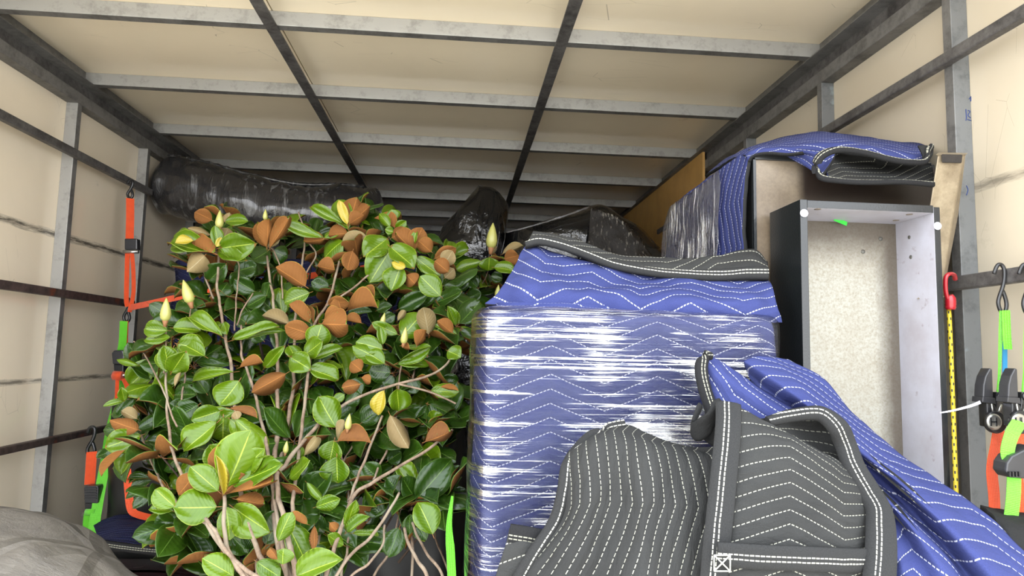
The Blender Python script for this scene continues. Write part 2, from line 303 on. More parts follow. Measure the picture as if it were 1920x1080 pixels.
# ------------------------------------------------------------ mesh building
class MB:
    def __init__(s): s.v = []; s.f = []; s.mi = []; s.uv = []; s.sm = []
    def face(s, idx, mi=0, uv=None, smooth=False):
        s.f.append(idx); s.mi.append(mi); s.uv.append(uv or [(0, 0)]*len(idx)); s.sm.append(smooth)
    def box(s, a, b, mi=0, mis=None):
        (x0, y0, z0), (x1, y1, z1) = a, b; n = len(s.v)
        s.v += [Vector(p) for p in ((x0,y0,z0),(x1,y0,z0),(x1,y1,z0),(x0,y1,z0),(x0,y0,z1),(x1,y0,z1),(x1,y1,z1),(x0,y1,z1))]
        fs = ((0,3,2,1),(4,5,6,7),(0,1,5,4),(2,3,7,6),(1,2,6,5),(3,0,4,7))   # bottom top front(-y) back right left
        for k, q in enumerate(fs): s.face([n+i for i in q], (mis[k] if mis else mi), [(0,0),(1,0),(1,1),(0,1)])
        return s
    def prism(s, pts, depth, mi=0):        # pts: loop of points, extruded by a vector
        n = len(s.v); k = len(pts); s.v += [Vector(p) for p in pts] + [Vector(p)+Vector(depth) for p in pts]
        s.face([n+i for i in range(k)], mi); s.face([n+k+i for i in reversed(range(k))], mi)
        for i in range(k): j = (i+1) % k; s.face([n+j, n+i, n+k+i, n+k+j], mi)
        return s
    def tube(s, path, r, seg=10, mi=0, caps=True, squash=None):
        P = [Vector(p) for p in path]; n0 = len(s.v); N = len(P); R = r if isinstance(r, (list, tuple)) else [r]*N
        t = (P[1]-P[0]).normalized(); up = Vector((0, 0, 1)) if abs(t.z) < .9 else Vector((1, 0, 0)); a = t.cross(up).normalized(); L = 0; Ls = []
        for i in range(N):
            t = ((P[min(i+1, N-1)]-P[max(i-1, 0)])).normalized(); a = (a - t*a.dot(t)).normalized(); b = t.cross(a)
            if i: L += (P[i]-P[i-1]).length
            Ls.append(L)
            for k in range(seg):
                th = 2*PI*k/seg; s.v.append(P[i] + a*(math.cos(th)*R[i]) + b*(math.sin(th)*R[i]*(squash or 1)))
        for i in range(N-1):
            for k in range(seg):
                k2 = (k+1) % seg; q = [n0+i*seg+k, n0+i*seg+k2, n0+(i+1)*seg+k2, n0+(i+1)*seg+k]
                s.face(q, mi, [(Ls[i], k/seg), (Ls[i], (k+1)/seg), (Ls[i+1], (k+1)/seg), (Ls[i+1], k/seg)], True)
        if caps: s.face([n0+k for k in reversed(range(seg))], mi); s.face([n0+(N-1)*seg+k for k in range(seg)], mi)
        return s
    def ribbon(s, path, width, wdir, thick=.0016, mi=0):
        P = [Vector(p) for p in path]; n0 = len(s.v); N = len(P); W = Vector(wdir).normalized(); L = 0; Ls = []
        for i in range(N):
            t = (P[min(i+1, N-1)]-P[max(i-1, 0)]).normalized(); w_ = (W - t*W.dot(t)).normalized(); nn = t.cross(w_).normalized()
            if i: L += (P[i]-P[i-1]).length
            Ls.append(L); wd = width[i] if isinstance(width, (list, tuple)) else width
            for a, b in ((-1, -1), (1, -1), (1, 1), (-1, 1)): s.v.append(P[i] + w_*(a*wd/2) + nn*(b*thick/2))
        for i in range(N-1):
            for k in range(4):
                k2 = (k+1) % 4; v0, v1 = (0, width if not isinstance(width, (list, tuple)) else width[i])
                va, vb = ((v0, v1), (v1, v1), (v1, v0), (v0, v0))[k]
                s.face([n0+i*4+k, n0+i*4+k2, n0+(i+1)*4+k2, n0+(i+1)*4+k], mi, [(Ls[i], va), (Ls[i], vb), (Ls[i+1], vb), (Ls[i+1], va)])
        s.face([n0+3, n0+2, n0+1, n0], mi); e = n0+(N-1)*4; s.face([e, e+1, e+2, e+3], mi)
        return s
    def lathe(s, prof, origin, axis, seg=18, mi=0):    # prof: (radius, height)
        ax = Vector(axis).normalized(); a = ax.orthogonal().normalized(); b = ax.cross(a); O = Vector(origin); n0 = len(s.v)
        for r, h in prof:
            for k in range(seg): th = 2*PI*k/seg; s.v.append(O + ax*h + a*(r*math.cos(th)) + b*(r*math.sin(th)))
        for i in range(len(prof)-1):
            for k in range(seg): k2 = (k+1) % seg; s.face([n0+i*seg+k, n0+i*seg+k2, n0+(i+1)*seg+k2, n0+(i+1)*seg+k], mi, None, True)
        s.face([n0+k for k in reversed(range(seg))], mi); s.face([n0+(len(prof)-1)*seg+k for k in range(seg)], mi)
        return s
    def grid(s, G, mi=0, uv=None, flip=False, smooth=True):
        n0 = len(s.v); nu, nv = len(G), len(G[0])
        for r in G: s.v += [Vector(p) for p in r]
        for i in range(nu-1):
            for j in range(nv-1):
                q = [(i, j), (i+1, j), (i+1, j+1), (i, j+1)]
                if flip: q = q[::-1]
                s.face([n0+a*nv+b for a, b in q], mi, [uv[a][b] for a, b in q] if uv else None, smooth)
        return n0
    def build(s, name, mats, parent=None, bevel=0, origin=None, subsurf=0):
        me = bpy.data.meshes.new(name)
        O = Vector(origin) if origin is not None else (parent.location.copy() if parent is not None and parent.parent is None else Vector((0, 0, 0)))
        if parent is not None and parent.parent is not None: O = parent.parent.location.copy()
        par_w = Vector((0, 0, 0))
        if parent is not None:
            par_w = parent.location + (parent.parent.location if parent.parent else Vector((0, 0, 0)))
        if parent is not None: O = par_w
        me.from_pydata([v-O for v in s.v], [], s.f)
        for m in (mats if isinstance(mats, (list, tuple)) else [mats]): me.materials.append(MAT[m] if isinstance(m, str) else m)
        me.polygons.foreach_set('material_index', s.mi); me.polygons.foreach_set('use_smooth', s.sm)
        ul = me.uv_layers.new(name='UVMap'); flat = [c for f in s.uv for p in f for c in p]; ul.data.foreach_set('uv', flat)
        me.validate(); me.update()
        o = bpy.data.objects.new(name, me); COL.objects.link(o)
        if parent is not None: o.parent = parent
        else: o.location = O
        if bevel:
            b = o.modifiers.new('bevel', 'BEVEL'); b.width = bevel; b.segments = 2; b.limit_method = 'ANGLE'
        return o

def cr1(p, t):   # Catmull-Rom through list p at t in 0..len-1
    n = len(p); i = min(int(t), n-2); f = t-i
    a, b, c, d = p[max(i-1, 0)], p[i], p[i+1], p[min(i+2, n-1)]
    if i == 0: a = b*2-c
    if i+2 > n-1: d = c*2-b
    return .5*((2*b) + (c-a)*f + (2*a-5*b+4*c-d)*f*f + (3*b-a-3*c+d)*f*f*f)
def smooth(pts, n): P = [Vector(p) for p in pts]; return [cr1(P, (len(P)-1)*i/(n-1)) for i in range(n)]
def surf(ctrl, nu, nv):       # ctrl[i][j] points -> dense grid [nu][nv]
    rows = [smooth(r, nv) for r in ctrl]
    cols = [smooth([rows[i][j] for i in range(len(rows))], nu) for j in range(nv)]
    return [[cols[j][i] for j in range(nv)] for i in range(nu)]
def normals(G):
    nu, nv = len(G), len(G[0]); N = []
    for i in range(nu):
        r = []
        for j in range(nv):
            a = G[min(i+1, nu-1)][j]-G[max(i-1, 0)][j]; b = G[i][min(j+1, nv-1)]-G[i][max(j-1, 0)]
            n = a.cross(b); r.append(n.normalized() if n.length > 1e-12 else Vector((0, -1, 0)))
        N.append(r)
    return N
def cloth(name, ctrl, nu, nv, mats, parent, thick=.008, amp=.003, freq=9, uvrot=0, uvoff=(0, 0), facing=None, seed=0, px=True, uvs=1, drop=None, uvuse='mean'):
    """a padded fabric sheet: front face (towards `facing`) mats[0], back and rim mats[1]"""
    C = [[at(*p) if px else Vector(p) for p in r] for r in ctrl]
    G = surf(C, nu, nv)
    if drop is not None:      # hangs on down out of the picture
        L_ = G[-1]; k_ = 14; G += [[Vector((p.x, p.y, p.z+(drop-p.z)*(i+1)/k_)) for p in L_] for i in range(k_)]; nu = len(G)
    N = normals(G)
    fc = Vector(facing) if facing else (CAM - G[nu//2][nv//2])
    sgn = 1 if sum(N[i][j].dot(fc) for i in range(0, nu, 4) for j in range(0, nv, 4)) > 0 else -1
    N = [[n*sgn for n in r] for r in N]
    for i in range(nu):
        for j in range(nv):
            p = G[i][j]; q = p*freq + Vector((seed*7.3, 0, seed*3.1))
            G[i][j] = p + N[i][j]*(amp*(noise.noise(q)*1.2 + .5*noise.noise(q*2.7)))
    # uv in metres
    su = [0]; sv = [0]
    for i in range(1, nu): su.append(su[-1] + sum((G[i][j]-G[i-1][j]).length for j in range(nv))/nv)
    for j in range(1, nv): sv.append(sv[-1] + sum((G[i][j]-G[i][j-1]).length for i in range(nu))/nu)
    UV = []
    for i in range(nu):
        r = []
        for j in range(nv):
            u, v = sv[j]*(uvs[0] if isinstance(uvs, tuple) else uvs), su[i]*(uvs[1] if isinstance(uvs, tuple) else uvs)
            c, s_ = math.cos(uvrot), math.sin(uvrot); r.append((u*c-v*s_+uvoff[0], u*s_+v*c+uvoff[1]))
        UV.append(r)
    B = [[G[i][j]-N[i][j]*thick for j in range(nv)] for i in range(nu)]
    mb = MB(); fl = sgn < 0
    a = mb.grid(G, 0, UV, fl); b = mb.grid(B, 1, UV, not fl)
    loop = [(i, 0) for i in range(nu)] + [(nu-1, j) for j in range(1, nv)] + [(i, nv-1) for i in range(nu-2, -1, -1)] + [(0, j) for j in range(nv-2, 0, -1)]
    for k in range(len(loop)):
        (i, j), (i2, j2) = loop[k], loop[(k+1) % len(loop)]
        q = [a+i*nv+j, a+i2*nv+j2, b+i2*nv+j2, b+i*nv+j]; uvq = [UV[i][j], UV[i2][j2], UV[i2][j2], UV[i][j]]
        if fl: mb.face(q, 1, uvq, True)
        else: mb.face(q[::-1], 1, uvq[::-1], True)
    return mb.build(name, mats, parent)
def band(name, path, width, wdir, mat, parent, thick=.010, n=60, px=True, amp=.002, seed=3):
    """rounded fabric binding strip along a path; uv v in metres across"""
    P = smooth([at(*p) if px else p for p in path], n); W0 = wdir if isinstance(wdir[0], (tuple, list, Vector)) else None
    G = []; UV = []; L = 0
    prof = [(-1, -.5), (-.92, 0), (-.6, .5), (0, .55), (.6, .5), (.92, 0), (1, -.5), (.6, -.6), (-.6, -.6), (-1, -.5)]
    for i in range(n):
        t = (P[min(i+1, n-1)]-P[max(i-1, 0)]).normalized(); W = Vector(W0 and smooth(W0, n)[i] or wdir); w_ = (W-t*W.dot(t)).normalized(); nn = t.cross(w_)
        if nn.dot(CAM-P[i]) < 0: nn = -nn
        if i: L += (P[i]-P[i-1]).length
        wd = width if not isinstance(width, list) else cr1(width, (len(width)-1)*i/(n-1)); k = noise.noise(P[i]*14+Vector((seed, 0, 0)))*amp
        G.append([P[i] + w_*(a*wd/2) + nn*(b*thick+k) for a, b in prof]); UV.append([(L, (a+1)/2*wd) for a, b in prof])
    t0 = (P[1]-P[0]).normalized(); fl = ((G[0][1]-G[0][0]).cross(t0)).dot(G[0][1]-P[0]) > 0
    mb = MB(); a = mb.grid(G, 0, UV, fl); k = len(prof)
    mb.face([a+j for j in range(k-1)], 0); mb.face([a+(n-1)*k+j for j in reversed(range(k-1))], 0)
    return mb.build(name, mat, parent)
def shell(x0, x1, y0, y1, z0, z1, r, rot=0, bulge=.01, amp=.004, freq=8, seed=0, top=True, nz=60, closed_top_r=.03, mi=0, step=.02, taper=0):
    """a padded rounded box standing on the floor; uv = (metres round, metres up)"""
    cx, cy = (x0+x1)/2, (y0+y1)/2; hx, hy = (x1-x0)/2, (y1-y0)/2; pts = []
    def arc(cx_, cy_, a0):
        for k in range(7): a = a0 + PI/2*k/6; pts.append((cx_+r*math.cos(a), cy_+r*math.sin(a), math.cos(a), math.sin(a)))
    def line(ax, ay, bx, by, nx, ny):
        n = max(2, int(math.hypot(bx-ax, by-ay)/step))
        for k in range(1, n): f = k/n; pts.append((ax+(bx-ax)*f, ay+(by-ay)*f, nx, ny))
    arc(-hx+r, hy-r, PI/2); line(-hx, hy-r, -hx, -hy+r, -1, 0); arc(-hx+r, -hy+r, PI); line(-hx+r, -hy, hx-r, -hy, 0, -1)
    arc(hx-r, -hy+r, -PI/2); line(hx, -hy+r, hx, hy-r, 1, 0); arc(hx-r, hy-r, 0); line(hx-r, hy, -hx+r, hy, 0, 1)
    pts.append(pts[0]); c, s_ = math.cos(rot), math.sin(rot); S = [0]
    for k in range(1, len(pts)): S.append(S[-1]+math.hypot(pts[k][0]-pts[k-1][0], pts[k][1]-pts[k-1][1]))
    zs = [z0+(z1-closed_top_r-z0)*i/nz for i in range(nz+1)]; G = []; UV = []
    rows = [(z, 0) for z in zs] + [(z1-closed_top_r+closed_top_r*math.sin(a), closed_top_r*(1-math.cos(a))) for a in (PI/8, PI/4, 3*PI/8, PI/2)]
    rows += [(z1+.004, .35*min(hx, hy)), (z1+.008, .75*min(hx, hy)), (z1+.008, .98*min(hx, hy))] if top else []
    for z, inn in rows:
        g = []; u = []
        for k, (x, y, nx, ny) in enumerate(pts):
            b = bulge*max(0, 1-(x/hx)**2 if ny else 1-(y/hy)**2) if inn == 0 or inn < closed_top_r else 0
            fx = 1-inn/hx; fy = 1-inn/hy; X, Y = x*fx+nx*b, y*fy+ny*b
            q = Vector((X, Y, z))*freq+Vector((seed*5, seed, 0)); d = amp*(noise.noise(q)+.5*noise.noise(q*2.3))
            if k == len(pts)-1: g.append(g[0].copy()); u.append((S[k], z)); continue
            X += nx*d; Y += ny*d
            g.append(Vector((cx+X*c-Y*s_, cy+X*s_+Y*c, z+(d if inn > closed_top_r else 0)))); u.append((S[k], z+inn))
        G.append(g); UV.append(u)
    mb = MB(); mb.grid(G, mi, UV, True); return mb
def bulk(*_): pass

# ------------------------------------------------------------ the setting
XL, XR, ZC = -1.312, 1.038, 1.45+.891          # inner faces of the left and right posts, underside of the roof rafters
WL, WR, ZP = XL-.038, XR+.038, ZC+.042
Y0R, SR = 1.831, .5176; YEND = 5.9
rafY = [Y0R+SR*i for i in range(-2, 8)]
g = MB().box((-30, -30, -1.02), (30, OPEN_Y+.02, -1.0)); tag(g.build('ground', 'concrete'), kind='structure', label='unseen concrete ground outside the open truck, made pale to bounce light in')  # unseen ground, kept pale so it bounces daylight onto the ceiling
floor_ = tag(MB().box((WL-.04, OPEN_Y, -.05), (WR+.04, YEND, 0)).build('floor', 'floor'), kind='structure', label='worn plywood floor of the truck body')
wl_ = tag(MB().box((WL-.04, OPEN_Y, 0), (WL-.012, YEND, ZP+.03)).build('wall_left', 'roof_skin'), kind='structure', label='left side wall of the truck body')
wr_ = tag(MB().box((WR+.012, OPEN_Y, 0), (WR+.04, YEND, ZP+.03)).build('wall_right', 'roof_skin'), kind='structure', label='right side wall of the truck body')
ce = tag(MB().box((WL-.04, OPEN_Y, ZP+.012), (WR+.04, YEND, ZP+.04)).build('ceiling', 'roof_skin'), kind='structure', label='cream panelled roof of the truck body')
tag(MB().box((WL-.04, YEND, 0), (WR+.04, YEND+.04, ZP+.04)).build('wall_far', 'dark_wall'), kind='structure', label='dark headboard at the far end of the truck')
# ceiling panels
RIBX = [-.5446, .2677]
edges_y = [OPEN_Y]+[y+.015 for y in rafY if y > OPEN_Y]+[YEND]; edges_x = [WL]+RIBX+[WR]
for a, b in zip(edges_y[:-1], edges_y[1:]):
    for c, d in zip(edges_x[:-1], edges_x[1:]):
        MB().box((c+.002, a+.002, ZP), (d-.002, b-.002, ZP+.01)).build('panel', 'panel_c', ce)
for y in rafY:
    if y < OPEN_Y: continue
    MB().box((XL-.005, y, ZC), (XR+.005, y+.030, ZP), mis=[1, 0, 0, 0, 0, 0]).build('rafter', ['steel', 'steel_side'], ce, bevel=.0015)  # underside takes the darker steel as painted shade
for x in RIBX: MB().box((x-.017, OPEN_Y, ZC-.007), (x+.017, YEND, ZC-.0005)).build('rib', 'rail', ce, bevel=.001)
for n_, (xa, xb, sgn) in enumerate(((WL, XL, 1), (XR, WR, -1))):
    root = tag(MB().box((xa, OPEN_Y, ZC+.004), (xb, YEND, ZP)).build(f'trim_{n_+1}', 'steel_side'), kind='structure', label='grey steel corner rail under the roof edge')
    e = XL if sgn > 0 else XR
    MB().box((min(e, e-.042*sgn), OPEN_Y, ZC-.078), (max(e, e-.042*sgn), YEND, ZC-.04)).build('lower_rail', 'steel_side', root, bevel=.002)
    MB().box((min(e-.012*sgn, e-.042*sgn), OPEN_Y, ZC-.04), (max(e-.012*sgn, e-.042*sgn), YEND, ZC+.0035)).build('web', 'rail', root)
    MB().box((min(e+.03*sgn, e-.04*sgn), OPEN_Y, ZC-.003), (max(e+.03*sgn, e-.04*sgn), YEND, ZC-.0003)).build('flange', 'steel_side', root)
# side walls: panels, posts and load rails
postL = [y-.03 for y in rafY]; postR = [y-.005 for y in rafY]
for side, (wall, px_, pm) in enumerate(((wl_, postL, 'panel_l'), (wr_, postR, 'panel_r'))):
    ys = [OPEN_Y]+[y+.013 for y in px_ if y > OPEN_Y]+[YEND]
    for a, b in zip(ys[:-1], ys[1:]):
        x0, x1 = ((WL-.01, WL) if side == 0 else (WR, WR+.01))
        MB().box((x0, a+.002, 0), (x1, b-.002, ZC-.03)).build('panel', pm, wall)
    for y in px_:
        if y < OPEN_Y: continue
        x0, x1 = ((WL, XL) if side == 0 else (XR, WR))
        MB().box((x0, y, 0), (x1, y+.026, ZC-.078), mis=[0, 0, 0, 0, 1, 1]).build('post', ['steel' if side == 0 else 'steel_r', 'steel_side'], wall, bevel=.0015)  # side faces coloured darker than the lit front, shade put into the material
def rail(wall, x0, x1, ya, yb, z0, z1, mat): MB().box((x0, ya, z0), (x1, yb, z1)).build('rail', mat, wall, bevel=.003)
rail(wl_, XL, XL+.022, OPEN_Y, 2.86, 2.070, 2.096, 'rail'); rail(wl_, XL, XL+.024, OPEN_Y, 2.78, 1.598, 1.624, 'rail_rust'); rail(wl_, XL, XL+.022, OPEN_Y, 2.75, 1.126, 1.148, 'rail_rust')
rail(wr_, XR-.022, XR, OPEN_Y, 3.4, 2.088, 2.113, 'rail'); rail(wr_, XR-.022, XR, OPEN_Y, 1.345, 1.602, 1.630, 'rail')
for st_ in ([(1811, 205), (1812, 220), (1811, 226)], [(1815, 207), (1819, 209), (1815, 216), (1820, 221)], [(1814, 224), (1821, 226)], [(1817, 186), (1821, 181), (1820, 190)], [(1812, 348), (1815, 356), (1812, 366)]):
    MB().tube(smooth([at(x, y, postR[[y_ > 1.2 for y_ in postR].index(True)]-.0006) for x, y in st_], 8), .0009, 5).build('ink_mark', 'ink', wr_)
pb = tag(MB().box((XR-.012, 2.76, 1.2), (XR-.001, 5.2, ZC-.004)).build('plywood_sheet', 'ply'), 'tan plywood sheet standing against the right wall at the far end', 'plywood')

# ------------------------------------------------------------ wrapped load at the back
r = empty('rolled_mattress', at(470, 400, 3.0), 'dark grey rolled mattress in clear wrap lying high against the left wall', 'mattress')
path = smooth([at(296, 342, 2.98), at(380, 362, 2.96), at(470, 385, 2.95), at(560, 400, 2.97), at(640, 402, 3.02), at(700, 405, 3.1)], 60)
mb = MB(); rad = smooth([Vector((a, 0, 0)) for a in (.115, .128, .125, .12, .125, .12)], 60); rr = [v.x for v in rad]
rr[0] = .06; rr[1] = .095; rr[2] = .11
G = []; 
for i, p in enumerate(path):
    t = (path[min(i+1, 59)]-path[max(i-1, 0)]).normalized(); a = Vector((0, 0, 1)); a = (a-t*a.dot(t)).normalized(); b = t.cross(a); ring = []
    for k in range(49):
        th = 2*PI*k/48; R = rr[i]*(1+.09*noise.noise(Vector((i*.35, math.cos(th)*1.4, math.sin(th)*1.4))) + .035*noise.noise(Vector((i*1.1, th*.8, 0))))
        if k == 48: ring.append(ring[0].copy())
        else: ring.append(p + a*math.cos(th)*R*1.05 + b*math.sin(th)*R*.95)
    G.append(ring)
mb.grid(G, 0, None, True); mb.face(list(range(48)), 0); mb.face([59*49+k for k in reversed(range(48))], 0)
mb.build('wrapped_body', 'wrap_black', r)
mb = MB(); mb.tube(smooth([path[k]+Vector((0, -.03, rr[k]*1.03)) for k in range(3, 58, 4)], 50), [.006+.004*math.sin(k*1.7)**2 for k in range(50)], 8, 0)
mb.build('bunched_film_edge', 'wrap_black', r)
# stack that carries it
r = empty('wrapped_armchair', Vector((-.62, 2.5, 0)), 'shaded blue blanket wrapped load standing behind the shrub near the left wall', 'furniture')
shell(-1.12, -.20, 2.68, 3.15, 0, 1.80, .09, 0, .05, .03, 3, 2).build('blanket_cover', 'blue_shade', r)
r = empty('wrapped_bench', Vector((-.3, 2.35, 0)), 'black film wrapped furniture low down behind the shrub', 'furniture')
shell(-1.12, .02, 2.27, 2.56, 0, 1.28, .06, .0, .02, .015, 4, 5).build('film_body', 'wrap_dull', r)
r = empty('wrapped_cabinet', Vector((.0, 2.9, 0)), 'black wrapped bulky load filling the middle behind the shrub', 'furniture')
shell(-.06, .95, 2.70, 3.2, 0, 1.64, .07, .0, .02, .02, 3, 8).build('film_body', 'wrap_deep', r)
def lump(name, pxs, Y, depth, mat, label, cat, amp=.02, seed=0):
    """a sagging wrapped mass: outline at mid depth, rounded front and back"""
    P = smooth([at(x, y, Y) for x, y in pxs], 60); c = sum(P, Vector())/len(P); mb = MB(); G = []
    for k in range(13):
        a = -PI/2+PI*k/12; f = max(.02, math.cos(a))**.45; dy = math.sin(a)*depth
        ring = []
        for i, p in enumerate(P):
            q = c+(p-c)*f; q = q+Vector((0, dy, 0)); n = (p-c).normalized()
            ring.append(q + n*amp*noise.noise(q*7+Vector((seed, 0, 0)))+Vector((0, amp*noise.noise(q*9+Vector((0, seed, 4))), 0)))
        ring.append(ring[0].copy()); G.append(ring)
    mb.grid(G, 0, None, False); mb.face(list(range(61)), 0); mb.face([12*61+k for k in reversed(range(61))], 0)
    root = empty(name, Vector((c.x, c.y, c.z)), label, cat); mb.build('wrapped_body', mat, root); return root
ba = lump('black_bag', [(897, 355), (925, 362), (950, 392), (952, 440), (945, 500), (900, 545), (820, 545), (800, 480), (825, 440), (858, 395)], 3.0, .16, 'wrap_deep', 'glossy black plastic bag heaped up behind the shrub top', 'bag', .03, 4)
for k in range(6):
    p0 = at(898+k*8, 362+k*5, 2.9); MB().tube(smooth([p0, p0+Vector((.008, -.045, -.06)), p0+Vector((-.01+.006*k, -.075, -.14)), p0+Vector((.0, -.07, -.24))], 14), .0022, 6).build('crease', 'wrap_deep', ba)
sf = lump('wrapped_sofa', [(945, 440), (1000, 424), (1060, 405), (1105, 389), (1140, 398), (1190, 432), (1230, 470), (1260, 500), (1260, 560), (1000, 570), (930, 520)], 3.0, .22, 'wrap_deep', 'black sofa with torn clear film on its back rail at far right', 'sofa', .015, 9)
P = smooth([at(950, 436, 2.78), at(1010, 420, 2.78), at(1060, 404, 2.78), at(1104, 388, 2.78)], 40)
MB().tube(P, [.003+.007*abs(noise.noise(Vector((k*.5, 0, 0))))*(k > 12) for k in range(40)], 6).build('film_rope', 'film', sf)
def m_speck():
    t = NT('crackled_film'); c = t.coord(scale=(1, 1, .3)); n = t.noise(c, 90, 6, .7); n2 = t.noise(t.coord(), 10, 3)
    f = t.math('MULTIPLY', t.ramp(n, .56, .66), t.ramp(n2, .35, .6)); col = t.mix(f, rgb(36, 33, 31), rgb(170, 164, 152))
    return t.set(color=col, rough=.2, normal=t.bump(n, .8, .01))
MAT['speck'] = m_speck()
cloth('torn_film', [[(1108, 390, 2.76), (1130, 396, 2.75), (1160, 408, 2.75), (1190, 436, 2.76)], [(1104, 440, 2.74), (1140, 440, 2.73), (1180, 450, 2.73), (1215, 466, 2.75)], [(1100, 500, 2.72), (1150, 500, 2.72), (1200, 500, 2.72), (1240, 505, 2.74)]], 20, 24, ['speck', 'speck'], sf, .002, .01, 12)

# lower left: folded blanket on a dark red wrapped chest, and a length of orange strap round the stack
r = empty('wrapped_chest', Vector((-.85, 2.1, 0)), 'dark red film wrapped chest at bottom left under the folded blanket', 'chest')
shell(-1.22, -.35, 1.86, 2.22, 0, .80, .04, 0, .01, .01, 5, 1).build('film_body', 'wrap_red', r)
for k in range(5): MB().tube(smooth([Vector((-1.2, 1.855, .74-.03*k)), Vector((-.9, 1.84, .745-.03*k+.01*(k % 2))), Vector((-.4, 1.85, .735-.03*k))], 20), .0035, 6).build('film_pleat', 'wrap_red', r)
r = empty('folded_blanket', Vector((-.9, 2.0, .8)), 'folded shaded blue moving blanket with black edge at bottom left behind the tarp', 'blanket')
cloth('blanket_top', [[(175, 985, 2.2), (215, 968, 2.22), (260, 966, 2.25), (310, 972, 2.25), (370, 985, 2.25)], [(182, 1003, 2.0), (230, 990, 2.0), (280, 992, 2.0), (330, 1000, 2.0), (400, 1008, 2.0)],
      [(186, 1020, 1.86), (240, 1022, 1.85), (290, 1024, 1.85), (340, 1032, 1.85), (410, 1040, 1.86)]], 36, 50, ['blue_shade', 'grey_plain'], r, .02, .006, 10)
band('binding', [(186, 1020, 1.84), (240, 1028, 1.83), (290, 1033, 1.83), (340, 1040, 1.83), (410, 1046, 1.84)], .022, (0, 0, 1), 'bind_dark', r, .008)

# ------------------------------------------------------------ the film-wrapped box in the middle
BX0, BX1, BY0, BY1, BZ = at(905, 700, 1.155).x-.012, at(1474, 700, 1.17).x-.004, 1.150, 1.325, 1.535
r = empty('wrapped_box', Vector((.31, 1.24, 0)), 'tall furniture piece in blue quilted blanket and clear stretch film, centre of load', 'wrapped furniture')
ROT = .07
shell(BX0+.006, BX1-.006, BY0+.006, BY1-.004, 0, BZ, .035, ROT, .004, .006, 7, 3, nz=70, closed_top_r=.03).build('blanket_cover', 'blue', r)
shell(BX0, BX1, BY0-.004, BY1+.004, 0, BZ-.004, .035, ROT, .008, .004, 11, 6, top=False, nz=90, closed_top_r=.02, step=.012).build('stretch_film', 'film', r)
top = empty('draped_blanket', Vector((.31, 1.24, BZ)), 'blue blanket bunched up on the film wrapped box with grey edge turned over', 'blanket')
cloth('blanket_front', [
    [(985, 462, 1.321), (1020, 462, 1.309), (1080, 482, 1.296), (1150, 500, 1.284), (1230, 515, 1.278), (1310, 522, 1.271), (1380, 522, 1.265), (1442, 520, 1.259)],
    [(966, 500, 1.278), (1005, 498, 1.24), (1060, 520, 1.259), (1140, 525, 1.24), (1220, 535, 1.234), (1310, 545, 1.222), (1385, 542, 1.209), (1452, 545, 1.209)],
    [(938, 540, 1.21), (995, 535, 1.18), (1055, 548, 1.20), (1140, 550, 1.182), (1220, 558, 1.185), (1310, 566, 1.18), (1390, 568, 1.178), (1462, 580, 1.19)],
    [(908, 566, 1.20), (985, 574, 1.174), (1060, 584, 1.176), (1140, 590, 1.172), (1225, 594, 1.176), (1310, 598, 1.178), (1395, 602, 1.18), (1470, 606, 1.20)]],
    60, 120, ['blue', 'grey_plain'], top, .01, .009, 11, uvoff=(.02, .01), uvs=(1, .72))
cloth('blanket_back', [
    [(985, 462, 1.327), (1080, 482, 1.309), (1230, 515, 1.29), (1395, 522, 1.284)],
    [(975, 500, 1.383), (1080, 500, 1.383), (1230, 525, 1.371), (1385, 530, 1.358)],
    [(950, 585, 1.42), (1080, 585, 1.42), (1230, 585, 1.42), (1380, 590, 1.42)]], 24, 50, ['blue', 'grey'], top, .01, .004, 9, facing=(0, .3, 1))
cloth('turned_edge', [
    [(1000, 432, 1.327), (1030, 436, 1.321), (1090, 450, 1.321), (1150, 474, 1.315), (1220, 481, 1.309), (1290, 485, 1.302), (1350, 478, 1.309), (1412, 466, 1.309), (1440, 490, 1.284)],
    [(993, 446, 1.305), (1025, 446, 1.302), (1085, 462, 1.296), (1150, 488, 1.29), (1220, 497, 1.281), (1290, 502, 1.278), (1350, 502, 1.271), (1405, 498, 1.265), (1441, 504, 1.259)],
    [(984, 462, 1.293), (1016, 457, 1.29), (1080, 474, 1.284), (1150, 502, 1.278), (1220, 515, 1.268), (1290, 523, 1.265), (1350, 525, 1.259), (1400, 524, 1.253), (1442, 522, 1.247)]],
    26, 110, ['grey', 'grey_plain'], top, .007, .003, 14, uvrot=.35, uvoff=(.03, .0))
band('binding', [(985, 458, 1.287), (1018, 452, 1.284), (1082, 470, 1.278), (1150, 496, 1.271), (1220, 509, 1.262), (1290, 515, 1.259), (1350, 515, 1.253), (1400, 512, 1.247), (1441, 512, 1.24)], [.012, .016, .016, .016, .018, .020, .024, .024, .024], (0, 0, 1), 'bind', top, .006, 90)
# bright strap peeping out between shrub and box
tag(MB().ribbon(smooth([at(848, 930, 1.33), at(842, 985, 1.31), at(845, 1040, 1.29), at(848, 1120, 1.27), at(848, 1300, 1.26)], 20), [.004+.012*min(1, k/8) for k in range(20)], (1, .3, 0)).build('lashing_strap', 'green'), 'lime green strap squeezed between the shrub and the wrapped box', 'strap')

